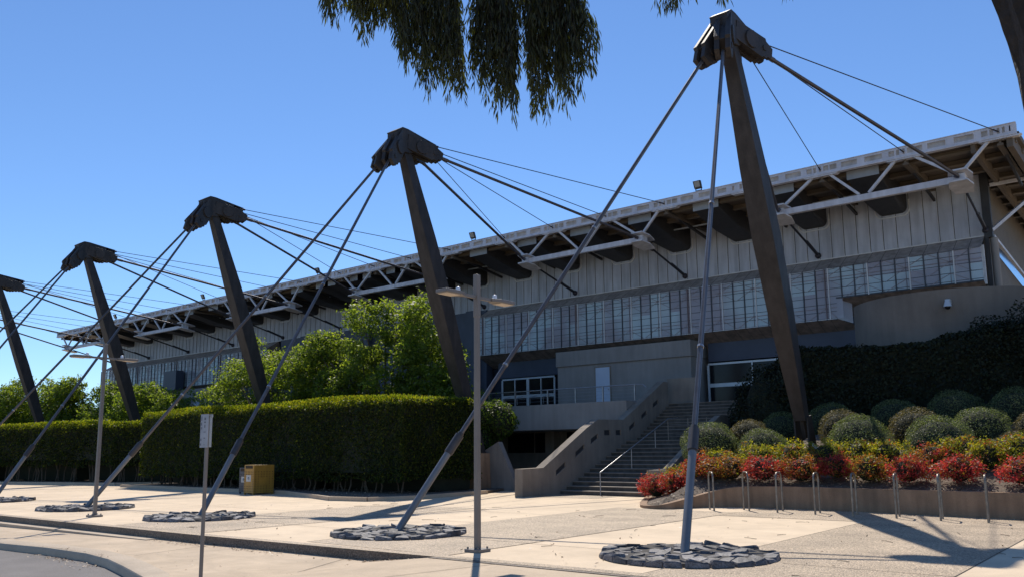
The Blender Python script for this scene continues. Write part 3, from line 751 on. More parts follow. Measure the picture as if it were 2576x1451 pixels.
    for i, v in enumerate(TO):
        sp = Vector((x0+(i-1.5)*.14, 22.78 if i in (0,3) else 22.5, 13.68-(.12 if i in (1,2) else 0)))
        tg = Vector((x0+v,YE,12.72))
        g = MB(); g.tube(sp, tg, .017, n=6); g.tube(sp-(tg-sp).normalized()*.2, sp+(tg-sp).normalized()*.25, .05, n=8); g.tube(tg-(tg-sp).normalized()*.3, tg, .03, n=6)
        g.build('roof_cable', M_cable, t)
    # back stays to the ground anchors
    for s, nm, an in ((-1,'f0',fr[0]),(1,'f1',fr[1])):
        top_ = starts[nm]; dv = (top_-an).normalized(); side = dv.cross(Vector((0,0,1))).normalized(); nn = side.cross(dv)
        a0 = an+dv*(2.35); 
        g = MB()
        for q in range(5):
            o_ = side*math.cos(2*math.pi*q/5)*.030+nn*math.sin(2*math.pi*q/5)*.030
            g.tube(a0+o_, top_+o_, .022, .020, n=6)
        g.tube(a0, top_, .036, .032, n=10)
        sty = g.build('back_stay', M_rod, t)
        g = MB(); g.tube(an-dv*.05, an+dv*2.1, .070, n=16); g.build('anchor_tube', M_tubebase, sty, smooth=True)
        g = MB(); g.tube(an+dv*1.95, an+dv*2.40, .092, n=16); g.tube(an+dv*2.38, an+dv*2.46, .066, n=12); g.tube(an+dv*1.93, an+dv*1.97, .080, n=16); g.build('collar', M_collar, sty, smooth=True)
        g = MB()
        for q in (4.3, 8.6): g.tube(an+dv*q, an+dv*(q+.05), .062, n=12)
        g.build('clamp_ring', M_galv, sty)

# stone aprons round the anchors
AP = [(XM-k*LM+s*3.164+o, 11.62) for k in range(3) for s, o in ((1,.06),(-1,.1))][:5]
aplab = ['near stone apron around the stay of the biggest mast','stone apron just left of the near lamp post','stone apron with the sign post in front of it','stone apron behind the base of the far lamp post','stone apron cut off by the left edge']
for i, (cx, cy) in enumerate(AP):
    lr = random.Random(30+i)
    RA = 1.34
    t = thing('stone_apron', (cx,cy,0), 'round dark slate '+aplab[i], 'stonework', 'slate aprons at the stay anchors')
    g = MB(); m_ = 36; g.hexa([(cx+(RA-.08)*math.cos(2*math.pi*j/m_),cy+(RA-.08)*math.sin(2*math.pi*j/m_),.009) for j in range(m_)],[(cx+(RA-.12)*math.cos(2*math.pi*j/m_),cy+(RA-.12)*math.sin(2*math.pi*j/m_),.055) for j in range(m_)])
    g.build('bed', M_mortar, t)
    g = MB()
    # scattered seed points, each grown into an irregular flat stone
    seeds = []
    for j in range(26):
        a = 2*math.pi*(j+lr.uniform(-.2,.2))/26; seeds.append((RA*.90*math.cos(a), RA*.90*math.sin(a)))
    tries = 0
    while len(seeds) < 118 and tries < 5000:
        tries += 1
        a = lr.uniform(0,2*math.pi); r_ = RA*.82*math.sqrt(lr.random())
        p = (r_*math.cos(a), r_*math.sin(a))
        if all((p[0]-q[0])**2+(p[1]-q[1])**2 > .185**2 for q in seeds): seeds.append(p)
    S = np.array(seeds)
    for j, p in enumerate(seeds):
        # clip a square by the bisectors with neighbours (a Voronoi cell)
        poly = [(p[0]+.35*math.cos(q), p[1]+.35*math.sin(q)) for q in np.linspace(0,2*math.pi,13)[:-1]]
        dd2 = np.hypot(S[:,0]-p[0], S[:,1]-p[1]); near = np.argsort(dd2)[1:14]
        for q in near:
            mx_, my_ = (p[0]+S[q,0])/2, (p[1]+S[q,1])/2; nx_, ny_ = S[q,0]-p[0], S[q,1]-p[1]; out = []
            for a_, b_ in zip(poly, poly[1:]+poly[:1]):
                da = (a_[0]-mx_)*nx_+(a_[1]-my_)*ny_; db = (b_[0]-mx_)*nx_+(b_[1]-my_)*ny_
                if da <= 0: out.append(a_)
                if da*db < 0:
                    tt = da/(da-db); out.append((a_[0]+(b_[0]-a_[0])*tt, a_[1]+(b_[1]-a_[1])*tt))
            poly = out
            if len(poly) < 3: break
        if len(poly) < 3: continue
        pc = [(x, y) if math.hypot(x,y) < RA else (x*RA/math.hypot(x,y), y*RA/math.hypot(x,y)) for x, y in poly]
        h = lr.uniform(.05,.10) if j < 26 else lr.uniform(.045,.08); tx, ty = lr.uniform(-.13,.13), lr.uniform(-.13,.13)
        ring1, ring2 = [], []
        for x, y in pc:
            k1 = .95+lr.uniform(-.07,.02); k2 = k1*lr.uniform(.74,.93)
            x1, y1 = p[0]+(x-p[0])*k1, p[1]+(y-p[1])*k1; x2, y2 = p[0]+(x-p[0])*k2, p[1]+(y-p[1])*k2
            ring1.append((cx+x1,cy+y1,.01)); ring2.append((cx+x2,cy+y2,h+(x2-p[0])*tx*1.5+(y2-p[1])*ty*1.5+lr.uniform(-.012,.012)))
        mid = [((a[0]*.6+b[0]*.4),(a[1]*.6+b[1]*.4),b[2]-.022) for a, b in zip(ring1, ring2)]
        g.hexa(ring1, mid); 
        g.hexa(mid, ring2)
    g.build('stones', M_stone, t)

# ------------------------------------------------------------------ lamp posts, sign post
def lamp(x, y, z0, lab):
    t = thing('lamp_post', (x,y,z0), lab, 'lamp post', 'twin-head lamp posts on the plaza edge')
    g = MB(); g.bar((x,y,z0+.05),(x,y,z0+3.85),.088,.088,.080,.080); g.bar((x,y,z0+3.8),(x,y,z0+4.52),.094,.094); g.build('pole', M_lamp, t, bevel=.012)
    g = MB(); g.box(x-.15,x+.15,y-.15,y+.15,z0,z0+.05)
    for sx in (-1,1):
        for sy in (-1,1): g.tube((x+sx*.11,y+sy*.11,z0+.04),(x+sx*.11,y+sy*.11,z0+.085),.018,n=6)
    g.build('base_plate', M_lamp, t, bevel=.005)
    for s in (-1,1):
        g = MB(); g.box(x-.025,x+.025,min(y+s*.04,y+s*.42),max(y+s*.04,y+s*.42),z0+4.11,z0+4.16)
        ar = g.build('arm', M_lamp, t)
        y0_, y1_ = sorted((y+s*.36, y+s*.98))
        g = MB(); yn = y+s*.34; yf = y+s*.86
        pts = [(x-.05,yn),(x+.05,yn),(x+.125,y+s*.50),(x+.125,yf),(x-.125,yf),(x-.125,y+s*.50)]
        if s > 0: pts = pts[::-1]
        g.hexa([(p[0],p[1],z0+4.105) for p in pts],[(p[0],p[1],z0+4.165) for p in pts])
        hd = g.build('lamp_head', M_lamp, t, bevel=.01)
        g = MB(); g.box(x-.10,x+.10,min(y+s*.52,y+s*.83),max(y+s*.52,y+s*.83),z0+4.094,z0+4.103); g.build('lens', M_led, hd)
        g = MB(); g.tube((x,y+s*.46,z0+4.166),(x,y+s*.46,z0+4.215),.038,n=14); g.ball((x,y+s*.46,z0+4.22),.038,10,6,.8); g.build('sensor', M_sensor, hd, smooth=True)
lamp(-9.17,10.28,0,'nearer tall square lamp post with two flat heads, standing in the centre foreground')
lamp(-22.47,10.28,0,'farther lamp post with two flat heads at the left, beside a slate apron')
t = thing('sign_post', (-10.0,5.95,pave_z(-10.0)), 'short grey post carrying a narrow parking sign seen almost edge-on', 'sign')
sx_, sy_ = -10.0, 5.95
g = MB(); g.tube((sx_,sy_,-.2),(sx_,sy_,2.10),.024,n=12); g.build('pole', M_lamp, t, smooth=True)
pdv = Vector((1,0,0)); pn = Vector((0,-1,0))
pc = Vector((sx_,sy_,1.89))+pn*0.03
g = MB()
q = lambda a, b, off: pc+pdv*a+Vector((0,0,b))+pn*off
def sgn(mb, a0, a1, b0, b1, o0, o1): mb.hexa([q(a0,b0,o0),q(a1,b0,o0),q(a1,b1,o0),q(a0,b1,o0)],[q(a0,b0,o1),q(a1,b0,o1),q(a1,b1,o1),q(a0,b1,o1)])

sgn(g, -.120, .065, -.215, .215, -.006, 0); sf = g.build('sign_panel', M_signw, t)
g = MB()
ink = [(-.105,-.085,.13,.19),(-.105,-.085,.07,.11),(-.10,-.08,.02,.05),(-.03,.0,.14,.17),(-.03,.0,.10,.12),(-.025,-.005,.04,.08),(-.04,.01,-.02,-.01),(-.035,.0,-.10,-.088),(-.105,-.085,-.13,-.10),(-.105,-.09,-.19,-.16),(-.02,-.01,-.185,-.17)]
for a0, a1, b0, b1 in ink: sgn(g, a0, a1, b0, b1, .0005, .002)
g.build('sign_markings', M_signink, sf)
g = MB(); g.box(sx_-.02,sx_+.10,sy_-.012,sy_+.012,2.06,2.10); g.box(sx_+.075,sx_+.09,sy_-.02,sy_+.01,1.68,2.10); g.build('bracket', M_galv, t)

# ------------------------------------------------------------------ bins
def bin_(x0, x1, y0, y1, h, m, lab, hollow, name='bin'):
    t = thing('waste_bin', ((x0+x1)/2,(y0+y1)/2,0), lab, 'bin', 'bins in front of the long hedge')
    g = MB(); g.box(x0, x1, y0, y1, .06, h); b = g.build('casing', m, t, bevel=.012)
    g = MB()
    for x in (x0+.04, x1-.04):
        for y in (y0+.04, y1-.04): g.box(x-.03, x+.03, y-.03, y+.03, 0, .06)
    g.build('feet', m, t)
    g = MB()
    nx = 6
    for r_ in range(9):
        z = .14+r_*(h-.38)/8.3
        for i in range(nx):
            x = x0+.06+i*(x1-x0-.12)/(nx-1)
            if 3 <= r_ <= 6 and 1 <= i <= 4: continue
            g.box(x-.014, x+.014, y0-.003, y0, z-.02, z+.02)
        for i in range(7):
            y = y0+.08+i*(y1-y0-.16)/6
            if 3 <= r_ <= 5 and 2 <= i <= 4: continue
            g.box(x1, x1+.003, y-.018, y+.018, z-.018, z+.018)
    g.build('perforations', M_binhole, b)
    g = MB(); g.box(x0+.09, x1-.09, y0-.005, y0+.001, h-.14, h-.03); g.build('mouth', M_binhole, b)
    g = MB(); g.box(x0+.16, x1-.18, y0-.008, y0-.004, h*.44, h*.66); st_ = g.build('notice', M_sticker, t)
    g = MB(); g.ball(((x0+x1)/2-.01,y0-.004,h*.55), .05, 10, 6, 1.2); g.build('notice_print', M_ductface, st_)
    return t
bin_(-29.15,-28.50,19.00,19.92,1.14,M_yellow,'yellow perforated metal bin enclosure in front of the hedge',True)
bin_(-29.95,-29.30,19.30,20.15,1.02,M_greybin,'dark grey perforated bin enclosure to the left of the yellow one',True)

# ------------------------------------------------------------------ bike racks
RK = [(-10.11,20.55,.58,-.43),(-9.33,20.95,.45,-.6),(-8.40,20.87,.58,0),(-7.42,20.77,.52,0),(-6.47,20.58,.58,0),(-5.53,20.60,.52,0),(-4.58,20.44,.50,0),(-3.65,20.34,.50,0)]
ords = ['first','second','third','fourth','fifth','sixth','seventh','eighth']
for i, (x, y, ln, tilt) in enumerate(RK):
    dv = Vector((-.44,.58,0)).normalized() if i < 2 else Vector((-.085,.56,0)).normalized()
    c = Vector((x,y,0)); h = .98; rr_ = .15; hw = .29 if i < 7 else .22
    pts = [c-dv*hw+Vector((0,0,-.02)), c-dv*hw+Vector((0,0,h-rr_))]
    for q in range(1,6): pts.append(c-dv*(hw-rr_)+Vector((0,0,h-rr_))+(-dv*math.cos(q*math.pi/10)+Vector((0,0,1))*math.sin(q*math.pi/10))*rr_)
    pts2 = [c+dv*(hw-rr_)+Vector((0,0,h-rr_))+(dv*math.sin(q*math.pi/10)+Vector((0,0,1))*math.cos(q*math.pi/10))*rr_ for q in range(0,6)]
    pts += pts2+[c+dv*hw+Vector((0,0,-.02))]
    g = MB(); g.path([tuple(p) for p in pts], .024, 10)
    o = g.build('bike_rack', M_rack, smooth=True)
    lab = 'steel hoop bike rack by the planter wall, '+ords[i]+' from the left'
    tag(o, lab, 'bike rack', 'bike racks along the planter wall')
g = MB()
for i in range(8): g.box(-2.9+i*.06, -2.87+i*.06, 20.1, 20.5, .009, .013)
g.box(-2.93,-2.44,20.08,20.52,.006,.009)
tag(g.build('drain_grate', M_joint), 'small slotted drain grate in the paving beyond the last bike rack', 'drain')

# ------------------------------------------------------------------ planter wall and bed
PW = [(-14.35,24.55,.10),(-13.6,23.0,.10),(-12.95,21.7,.08),(-12.56,21.0,.07),(-12.2,20.45,.07),(-11.8,20.15,.08),(-11.35,20.1,.12),(-11.1,20.5,.20),(-10.95,20.95,.28),(-10.7,21.4,.38),(-10.35,21.75,.50),(-9.9,21.95,.56),(-9.2,22.05,.575),(-8.3,22.07,.575),(-7.41,22.0,.575),(-6.4,21.88,.575),(-5.44,21.7,.575),(-4.3,21.5,.575),(-3.14,21.3,.575),(-1.5,20.9,.575),(1,20.1,.575),(5,18.3,.575)]
def sm(P, it=2):
    for _ in range(it):
        Q = [P[0]]
        for a, b in zip(P, P[1:]):
            Q.append(tuple(.75*u+.25*v for u, v in zip(a, b))); Q.append(tuple(.25*u+.75*v for u, v in zip(a, b)))
        Q.append(P[-1]); P = Q
    return P
PWs = sm(PW)
g = MB(); WT = .20
for i in range(len(PWs)-1):
    a, b = Vector(PWs[i][:2]), Vector(PWs[i+1][:2])
    def nn(j):
        p = Vector(PWs[max(j-1,0)][:2]); q = Vector(PWs[min(j+1,len(PWs)-1)][:2]); d = (q-p).normalized(); return Vector((-d.y,d.x))
    na, nb = nn(i), nn(i+1); za, zb = PWs[i][2], PWs[i+1][2]
    g.hexa([(a.x,a.y,-.1),(b.x,b.y,-.1),(b.x+nb.x*WT,b.y+nb.y*WT,-.1),(a.x+na.x*WT,a.y+na.y*WT,-.1)],[(a.x,a.y,za),(b.x,b.y,zb),(b.x+nb.x*WT,b.y+nb.y*WT,zb),(a.x+na.x*WT,a.y+na.y*WT,za)])
pw = g.build('planter_wall', M_planter)
tag(pw, 'low curved concrete planter wall sweeping down to the paving beside the stairs', 'planter wall')
PWa = np.array(PWs)
def bedz(x, y):
    d = np.hypot(PWa[:,0]-x, PWa[:,1]-y); i = d.argmin()
    return float(PWa[i,2]-.05+.285*max(0, d[i]-.1))
g = MB()
nx_, ny_ = 60, 34
gx = np.linspace(-14.3, 6, nx_)
rows = []
for x in gx:
    yw = float(np.interp(x, PWa[:,0], PWa[:,1])) if x > -11.3 else float(np.interp(x, [-14.35,-13.6,-12.95,-12.56,-12.2,-11.3], [24.55,23.0,21.7,21.0,20.45,20.12]))
    rows.append([(x, yw+.06+(34-yw)*(j/(ny_-1))**1.3) for j in range(ny_)])
for i in range(nx_-1):
    for j in range(ny_-1):
        q = [rows[i][j], rows[i+1][j], rows[i+1][j+1], rows[i][j+1]]
        g.poly([(p[0],p[1],min(bedz(*p),3.3)+.02*math.sin(p[0]*9)*math.cos(p[1]*7)) for p in q])
tag(g.build('planting_bed', M_soil, smooth=True), kind='structure')
# leaf litter, one scatter
def scatter_pts(n, fx, fy): return [(fx(), fy()) for _ in range(n)]
P = []
def lit(x, y, z, s):
    c = np.array([x,y,z]); P.append((c, s))
for _ in range(1500):
    x = random.uniform(-12, 0); y = float(np.interp(x, PWa[8:,0], PWa[8:,1]))+abs(random.gauss(.3,.9))+.2
    lit(x, y, bedz(x,y)+.03, random.uniform(.03,.07))
for _ in range(900):
    x = random.uniform(-41,-21.6); lit(x, random.uniform(20.3 if x < -26 else 19.2,23.5), .13, random.uniform(.04,.09))
for _ in range(900):
    x = random.uniform(-80,-46); y0 = 21.4-(abs(x)-44)*.26 if x > -62 else 16.8-(abs(x)-62)*.08; lit(x, y0+random.uniform(-.2,3.5), .12, random.uniform(.05,.10))
for cxx, cyy, sx, sy, n in ((-13.5,9.05,1.2,.09,160),(-15.8,8.95,1.1,.10,120),(-10.5,9.25,.7,.07,120),(-16.6,6.95,.9,.10,150),(-15.2,6.85,.5,.15,60),(-12.2,20.9,.3,.3,60)):
    for _ in range(n):
        x = random.gauss(cxx,sx*.6); y = random.gauss(cyy,sy)
        y = min(y, kerb_y(x)-.04) if cyy > 8.5 and cyy < 10 else y
        z = (pave_z(x)+.012 if cyy > 8 and cyy < 10 else (-.288 if y < road_y(x)-.05 else pave_z(x)+.02)); z = bedz(x,y)+.02 if cyy > 20 else z
        lit(x, y, z, random.uniform(.02,.05))
for _ in range(420):
    x = random.uniform(-24,0); y = random.uniform(9.8,19.5); lit(x, y, .012, random.uniform(.02,.06))
for _ in range(50):
    x = random.uniform(-18,-10); y = random.uniform(6.9,8.9); lit(x, y, pave_z(x)+.012, random.uniform(.02,.04))
for _ in range(260):   # drift along the planter wall and the plaza edge
    x = random.uniform(-10,0); lit(x, float(np.interp(x, PWa[8:,0], PWa[8:,1]))-abs(random.gauss(0,.12))-.02, .012, random.uniform(.02,.05))
C_ = np.array([p[0] for p in P]); S_ = np.array([p[1] for p in P])
N_ = np.tile([0,0,1.0], (len(P),1))
o = quads('fallen_leaves', leafquads(C_, N_, S_*1.3, S_*.6, jitter=.45), M_litter)
tag(o, 'dry fallen leaves and bark chips lying on paving and beds', 'leaf litter', kind='stuff')

g = MB()
for _ in range(70):
    x = random.uniform(-20,-1); y = random.uniform(9.9,19.5); a = random.uniform(0,3.14); l_ = random.uniform(.06,.22); b_ = random.uniform(-.5,.5)
    p0 = (x,y,.014); p1 = (x+l_*math.cos(a),y+l_*math.sin(a),.018); p2 = (p1[0]+l_*.6*math.cos(a+b_),p1[1]+l_*.6*math.sin(a+b_),.014)
    g.path([p0,p1,p2], [.005,.004,.003], 5)
tag(g.build('fallen_twigs', M_stem), 'thin dry twigs scattered over the plaza paving', 'twigs', kind='stuff')
# ------------------------------------------------------------------ stairs
st = thing('stair_flight', (-16.5,25,0), 'broad concrete stair of two flights climbing to the terrace between solid side walls', 'stairs')
SR, STR = .150, .385
g = MB()
x0, x1 = -18.25, -14.55
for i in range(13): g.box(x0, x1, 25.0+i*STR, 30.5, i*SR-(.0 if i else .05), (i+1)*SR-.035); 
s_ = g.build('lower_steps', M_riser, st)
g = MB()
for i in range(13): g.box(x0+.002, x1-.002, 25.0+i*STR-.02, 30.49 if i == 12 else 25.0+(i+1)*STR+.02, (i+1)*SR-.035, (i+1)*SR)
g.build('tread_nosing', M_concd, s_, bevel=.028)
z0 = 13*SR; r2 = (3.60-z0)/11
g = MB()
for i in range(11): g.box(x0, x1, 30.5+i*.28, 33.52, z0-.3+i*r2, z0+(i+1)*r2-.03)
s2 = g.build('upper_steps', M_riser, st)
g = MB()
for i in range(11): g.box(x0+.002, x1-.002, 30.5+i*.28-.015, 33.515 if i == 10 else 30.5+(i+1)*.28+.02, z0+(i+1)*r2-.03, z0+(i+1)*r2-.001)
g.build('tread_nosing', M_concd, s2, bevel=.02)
# left wall with slots, each backed by an added dark sheet
def side_wall(xa, xb, prof, low, slots, name):
    top = prof; g = MB()
    ys = sorted(set([p[0] for p in prof]+[q for s in slots for q in s[:2]]))
    tz = lambda y: float(np.interp(y, [p[0] for p in top], [p[1] for p in top]))
    lz = lambda y: float(np.interp(y, [p[0] for p in low], [p[1] for p in low]))
    for a, b in zip(ys, ys[1:]):
        mid = (a+b)/2; cut = [s for s in slots if s[0] < mid < s[1]]
        def seg(za0, za1, zb0, zb1): g.hexa([(xa,a,za0),(xb,a,za0),(xb,b,zb0),(xa,b,zb0)],[(xa,a,za1),(xb,a,za1),(xb,b,zb1),(xa,b,zb1)])
        if cut:
            s = cut[0]; seg(lz(a), tz(a)-s[2]-s[3], lz(b), tz(b)-s[2]-s[3]); seg(tz(a)-s[2], tz(a), tz(b)-s[2], tz(b))
        else: seg(lz(a), tz(a), lz(b), tz(b))
    w_ = g.build(name, M_concd, st)
    for s in slots:
        dk = MB(); a_, b_ = s[0], s[1]
        dk.hexa([(xb-.07,a_,tz(a_)-s[2]-s[3]),(xb-.05,a_,tz(a_)-s[2]-s[3]),(xb-.05,b_,tz(b_)-s[2]-s[3]),(xb-.07,b_,tz(b_)-s[2]-s[3])],[(xb-.07,a_,tz(a_)-s[2]),(xb-.05,a_,tz(a_)-s[2]),(xb-.05,b_,tz(b_)-s[2]),(xb-.07,b_,tz(b_)-s[2])])
        dk.build('slot_shade_sheet', M_duct, w_)  # dark sheet standing in for the shade inside the slot
    return w_
profL = [(22.8,.96),(24.0,.98),(26.8,2.43),(27.6,2.77),(29.46,2.80),(32.93,4.56),(33.3,4.56)]
slots = [(24.75,25.35,.50,.20),(26.0,26.6,.50,.20),(27.05,27.55,.52,.20),(28.0,28.45,.42,.20),(28.85,29.25,.42,.20),(29.9,30.35,.50,.2),(30.9,31.35,.50,.2),(31.9,32.35,.5,.2)]
side_wall(-18.60,-18.26, profL, [(22.8,-.05),(33.3,-.05)], slots, 'left_side_wall')
g = MB(); g.box(-18.62,-17.2, 33.9, 34.2, 3.6, 4.75); g.build('end_pier', M_concd, st)
profR = [(24.8,.90),(25.9,.92),(29.0,2.42),(30.1,2.86),(32.6,2.90),(33.5,3.3)]
side_wall(-14.52,-14.27, profR, [(24.8,-.05),(33.5,-.05)], [], 'right_side_wall')
for q in ((-14.268,-12.4,24.8,25.1,-.05,.90),(-14.268,-9.6,32.4,33.5,.0,2.90)):
    g = MB(); g.box(*q); g.build('return_wall', M_concd, st)
g = MB()
hx = -16.49
g.tube((hx,24.96,0),(hx,24.96,.80),.022,n=10); g.ball((hx,24.96,.80),.022,8,6)
g.tube((hx,24.96,.80),(hx,30.0,2.80),.022,n=10); g.tube((hx,30.0,2.80),(hx,30.8,2.85),.022)
for y in (27.1,28.9): g.tube((hx,y,(y-25)*SR/STR+.05),(hx,y,.80+(y-24.96)*.397),.018,n=8)
for x in (-17.6,-15.7,-15.0):
    pass
g.build('handrail', M_galv, st, smooth=True)
g = MB()
for x in (-16.49,-15.6,-14.8): g.tube((x,29.95,1.95),(x,29.95,2.80),.016,n=8)
for z in (2.15,2.35,2.55): g.tube((-16.49,29.95,z),(-14.6,29.95,z),.008,n=6)
g.build('landing_rail', M_rack, st)
t = thing('terrace_railing', (-24,30.6,3.64), 'pale steel railing with thin wires along the terrace edge before the doors', 'railing')
g = MB(); g.tube((-33,30.5,4.33),(-18.2,30.5,4.30),.026,n=8); g.path([(-18.2,30.5,4.30),(-17.9,30.5,4.28),(-17.75,30.5,4.15)], .026); g.build('top_rail', M_galv, t)
g = MB(); 
for z in (3.80,3.95,4.10,4.22): g.tube((-33,30.5,z),(-18.3,30.5,z),.004,n=5)
g.build('wires', M_galv, t)
for x in (-32.5,-30.9,-29.3,-27.9,-26.45,-24.8,-22.9,-21.35,-19.9,-18.3):
    g = MB(); g.box(x-.02,x+.02,30.47,30.53,3.64,4.32); g.build('post', M_galv, t)
# wing wall left of the stairs
g = MB(); g.hexa([(-23.6,25.9,-.05),(-21.25,26.3,-.05),(-21.25,26.55,-.05),(-23.6,26.15,-.05)],[(-23.6,25.9,1.2),(-22.1,26.05,1.95),(-22.1,26.3,1.95),(-23.6,26.15,1.2)])
tag(g.build('wing_wall', M_wing), 'sloping triangular concrete wing wall between the hedge end and the stairs', 'wall')

# ------------------------------------------------------------------ foliage builders
def noise3(P, f, seed=0):
    # cheap smooth pseudo-noise in [-1,1]
    a = np.sin(P[:,0]*f*1.0+seed*1.7+1.3*np.sin(P[:,1]*f*.7+seed))
    b = np.sin(P[:,1]*f*1.13+seed*2.1+1.2*np.sin(P[:,2]*f*.9+seed*.5))
    c = np.sin(P[:,2]*f*1.27+seed*.9+1.1*np.sin(P[:,0]*f*.8))
    return (a+b+c)/3
def hedge(name, x0, x1, y0, y1, z0, z1, leaf, dens, size, lab, seed, curve=None, stems=True, core=.16, tvar=.10, right_open=False):
    """clipped hedge: dark core, stems and a skin of leaves"""
    t = thing(name, ((x0+x1)/2,(y0+y1)/2,0), lab, 'hedge')
    L, D, H = x1-x0, y1-y0, z1-z0
    cv = curve or (lambda x: 0*x)
    faces = [('f',L*H),('t',L*D),('l',D*H),('r',D*H),('b',L*H*.25)]
    PC, PN = [], []
    for fc, area in faces:
        n = int(area*dens)
        u, v = rng.random(n), rng.random(n)
        if fc == 'f': c = np.stack([x0+u*L, np.full(n,y0), z0+v*H],1); nn_ = np.tile([0,-1,0.15],(n,1))
        if fc == 'b': c = np.stack([x0+u*L, np.full(n,y1), z0+v*H],1); nn_ = np.tile([0,1,0.1],(n,1))
        if fc == 't': c = np.stack([x0+u*L, y0+v*D, np.full(n,z1)],1); nn_ = np.tile([0,-.1,1.0],(n,1))
        if fc == 'l': c = np.stack([np.full(n,x0), y0+u*D, z0+v*H],1); nn_ = np.tile([-1,0,0.1],(n,1))
        if fc == 'r': c = np.stack([np.full(n,x1), y0+u*D, z0+v*H],1); nn_ = np.tile([1,0,0.1],(n,1))
        PC.append(c); PN.append(nn_.astype(float))
    C = np.concatenate(PC); Nn = unit(np.concatenate(PN))
    # round the top edges and roughen
    d = noise3(C*np.array([1,1,.35]), 1.5, seed)*.17+noise3(C, 5.0, seed+3)*.07+rng.normal(size=len(C))*.05
    ey = np.minimum(C[:,1]-y0, y1-C[:,1]); ez = z1-C[:,2]; ex = np.minimum(C[:,0]-x0, x1-C[:,0])
    r_ = .35
    rnd = lambda a, b: np.where((a < r_) & (b < r_), r_-np.sqrt(np.maximum(0, r_*r_-0))*0 - 0, 0)
    q1 = np.clip(r_-ey,0,r_); q2 = np.clip(r_-ez,0,r_)
    over = np.maximum(0, np.sqrt(q1*q1+q2*q2)-r_*.86)
    C[:,1] += np.where(C[:,1] < (y0+y1)/2, 1, -1)*over*.7; C[:,2] -= over*.7
    C = C+Nn*d[:,None]
    C[:,2] += noise3(C*np.array([1,1,0]), .7, seed+9)*tvar*np.clip((C[:,2]-z0)/H,0,1)
    # ragged underside
    low = z0+.35*(noise3(C*np.array([1,.3,0]), 2.2, seed+5)*.5+.5)
    keep = C[:,2] > low
    C, Nn = C[keep], Nn[keep]
    C[:,1] += cv(C[:,0])
    n = len(C)
    sz = size*(.65+.7*rng.random(n))
    Nn = unit(Nn+np.array([0,0,.35]))
    topd = z1-C[:,2]+noise3(C, 1.1, seed+2)*.12
    sun_toned = (topd < .34) & (rng.random(n) < np.clip(1.1-topd*2.4,0,1)) if stems else np.zeros(n, bool)
    sun_toned |= (rng.random(n) < .02) & stems
    quads('foliage', leafquads(C, Nn, sz*1.25, sz*.8, jitter=1.0), None, t, mats=[leaf, G['shoot']], midx=sun_toned.astype(int))
    # upright leaves along the clipped top, sunlight put into their colour
    m = int(L*D*dens*.5); sc = np.stack([x0+rng.random(m)*L, y0+.1+rng.random(m)**1.7*(D-.2), np.zeros(m)],1)
    sc[:,2] = z1+noise3(sc*np.array([1,1,0]), .7, seed+9)*tvar+rng.random(m)*.13-.04
    sc[:,1] += cv(sc[:,0])
    if stems: quads('sunlit_top_leaves', leafquads(sc, rng.normal(size=(m,3))*np.array([1,1,.2]), size*(1.1+.7*rng.random(m)), size*.55, updir=np.tile([0,0,1.0],(m,1))), G['shoot'], t)
    # inner leaves give depth
    m = int(n*.35)
    C2 = C[rng.integers(0,n,m)]-Nn[rng.integers(0,n,m)]*0
    C2[:,1] += rng.uniform(.05,.25,m)*np.where(C2[:,1]-cv(C2[:,0]) < (y0+y1)/2, 1, -1)
    quads('inner_foliage', leafquads(C2, np.tile([0,-1,.3],(m,1)), size*1.3, size*.9), leaf, t)
    g = MB(); k = max(2, int(L/1.0))
    for i in range(k):
        a, b = x0+core+(L-2*core)*i/k, x0+core+(L-2*core)*(i+1)/k
        ya, yb = float(cv(np.array([a]))[0]), float(cv(np.array([b]))[0])
        zz = z0+.5
        g.hexa([(a,y0+core+.05+ya,zz),(b,y0+core+.05+yb,zz),(b,y1-core+yb,zz),(a,y1-core+ya,zz)],[(a,y0+core+.12+ya,z1-core-.16),(b,y0+core+.12+yb,z1-core-.16),(b,y1-core+yb,z1-core-.16),(a,y1-core+ya,z1-core-.16)])
    ya, yb = float(cv(np.array([x0]))[0]), float(cv(np.array([x1]))[0])
    for i in range(k):
        a, b = x0+core+(L-2*core)*i/k, x0+core+(L-2*core)*(i+1)/k; ya, yb = float(cv(np.array([a]))[0]), float(cv(np.array([b]))[0])
        if stems and i % 7 != 5: g.hexa([(a,y0+D*.45+ya,.12),(b,y0+D*.45+yb,.12),(b,y1-.4+yb,.12),(a,y1-.4+ya,.12)],[(a,y0+D*.38+ya,z0+.5),(b,y0+D*.38+yb,z0+.5),(b,y1-.3+yb,z0+.5),(a,y1-.3+ya,z0+.5)])
    g.build('inner_mass', M_core, t)
    if stems:
        g = MB(); lr = random.Random(seed)
        k = int(L/.35)
        for i in range(k):
            x = x0+.2+(L-.4)*(i+lr.uniform(-.3,.3))/k; y = y0+lr.uniform(.25,1.1); y += float(cv(np.array([x]))[0])
            p0 = (x,y,.05); p1 = (x+lr.uniform(-.15,.15),y+lr.uniform(-.1,.1),z0*.5+.2); p2 = (p1[0]+lr.uniform(-.3,.3),p1[1]+lr.uniform(-.2,.2),z0+.65)
            g.path([p0,p1,p2], [.035,.028,.018][:3], 6); g.tube((x,y,.04),(x,y0+.9+float(cv(np.array([x]))[0]),.04),.02,n=5)
            if lr.random() < .6: g.path([p1,(p1[0]+lr.uniform(-.35,.35),p1[1]+lr.uniform(-.2,.2),z0+.6)], .014, 5)
        for i in range(int(L)+1):
            a, b = min(x0+.1+i, x1-.1), min(x0+1.15+i, x1-.1)
            if b > a: g.tube((a,y0+.9+float(cv(np.array([a]))[0]),.04),(b,y0+.9+float(cv(np.array([b]))[0]),.04),.03,n=5)
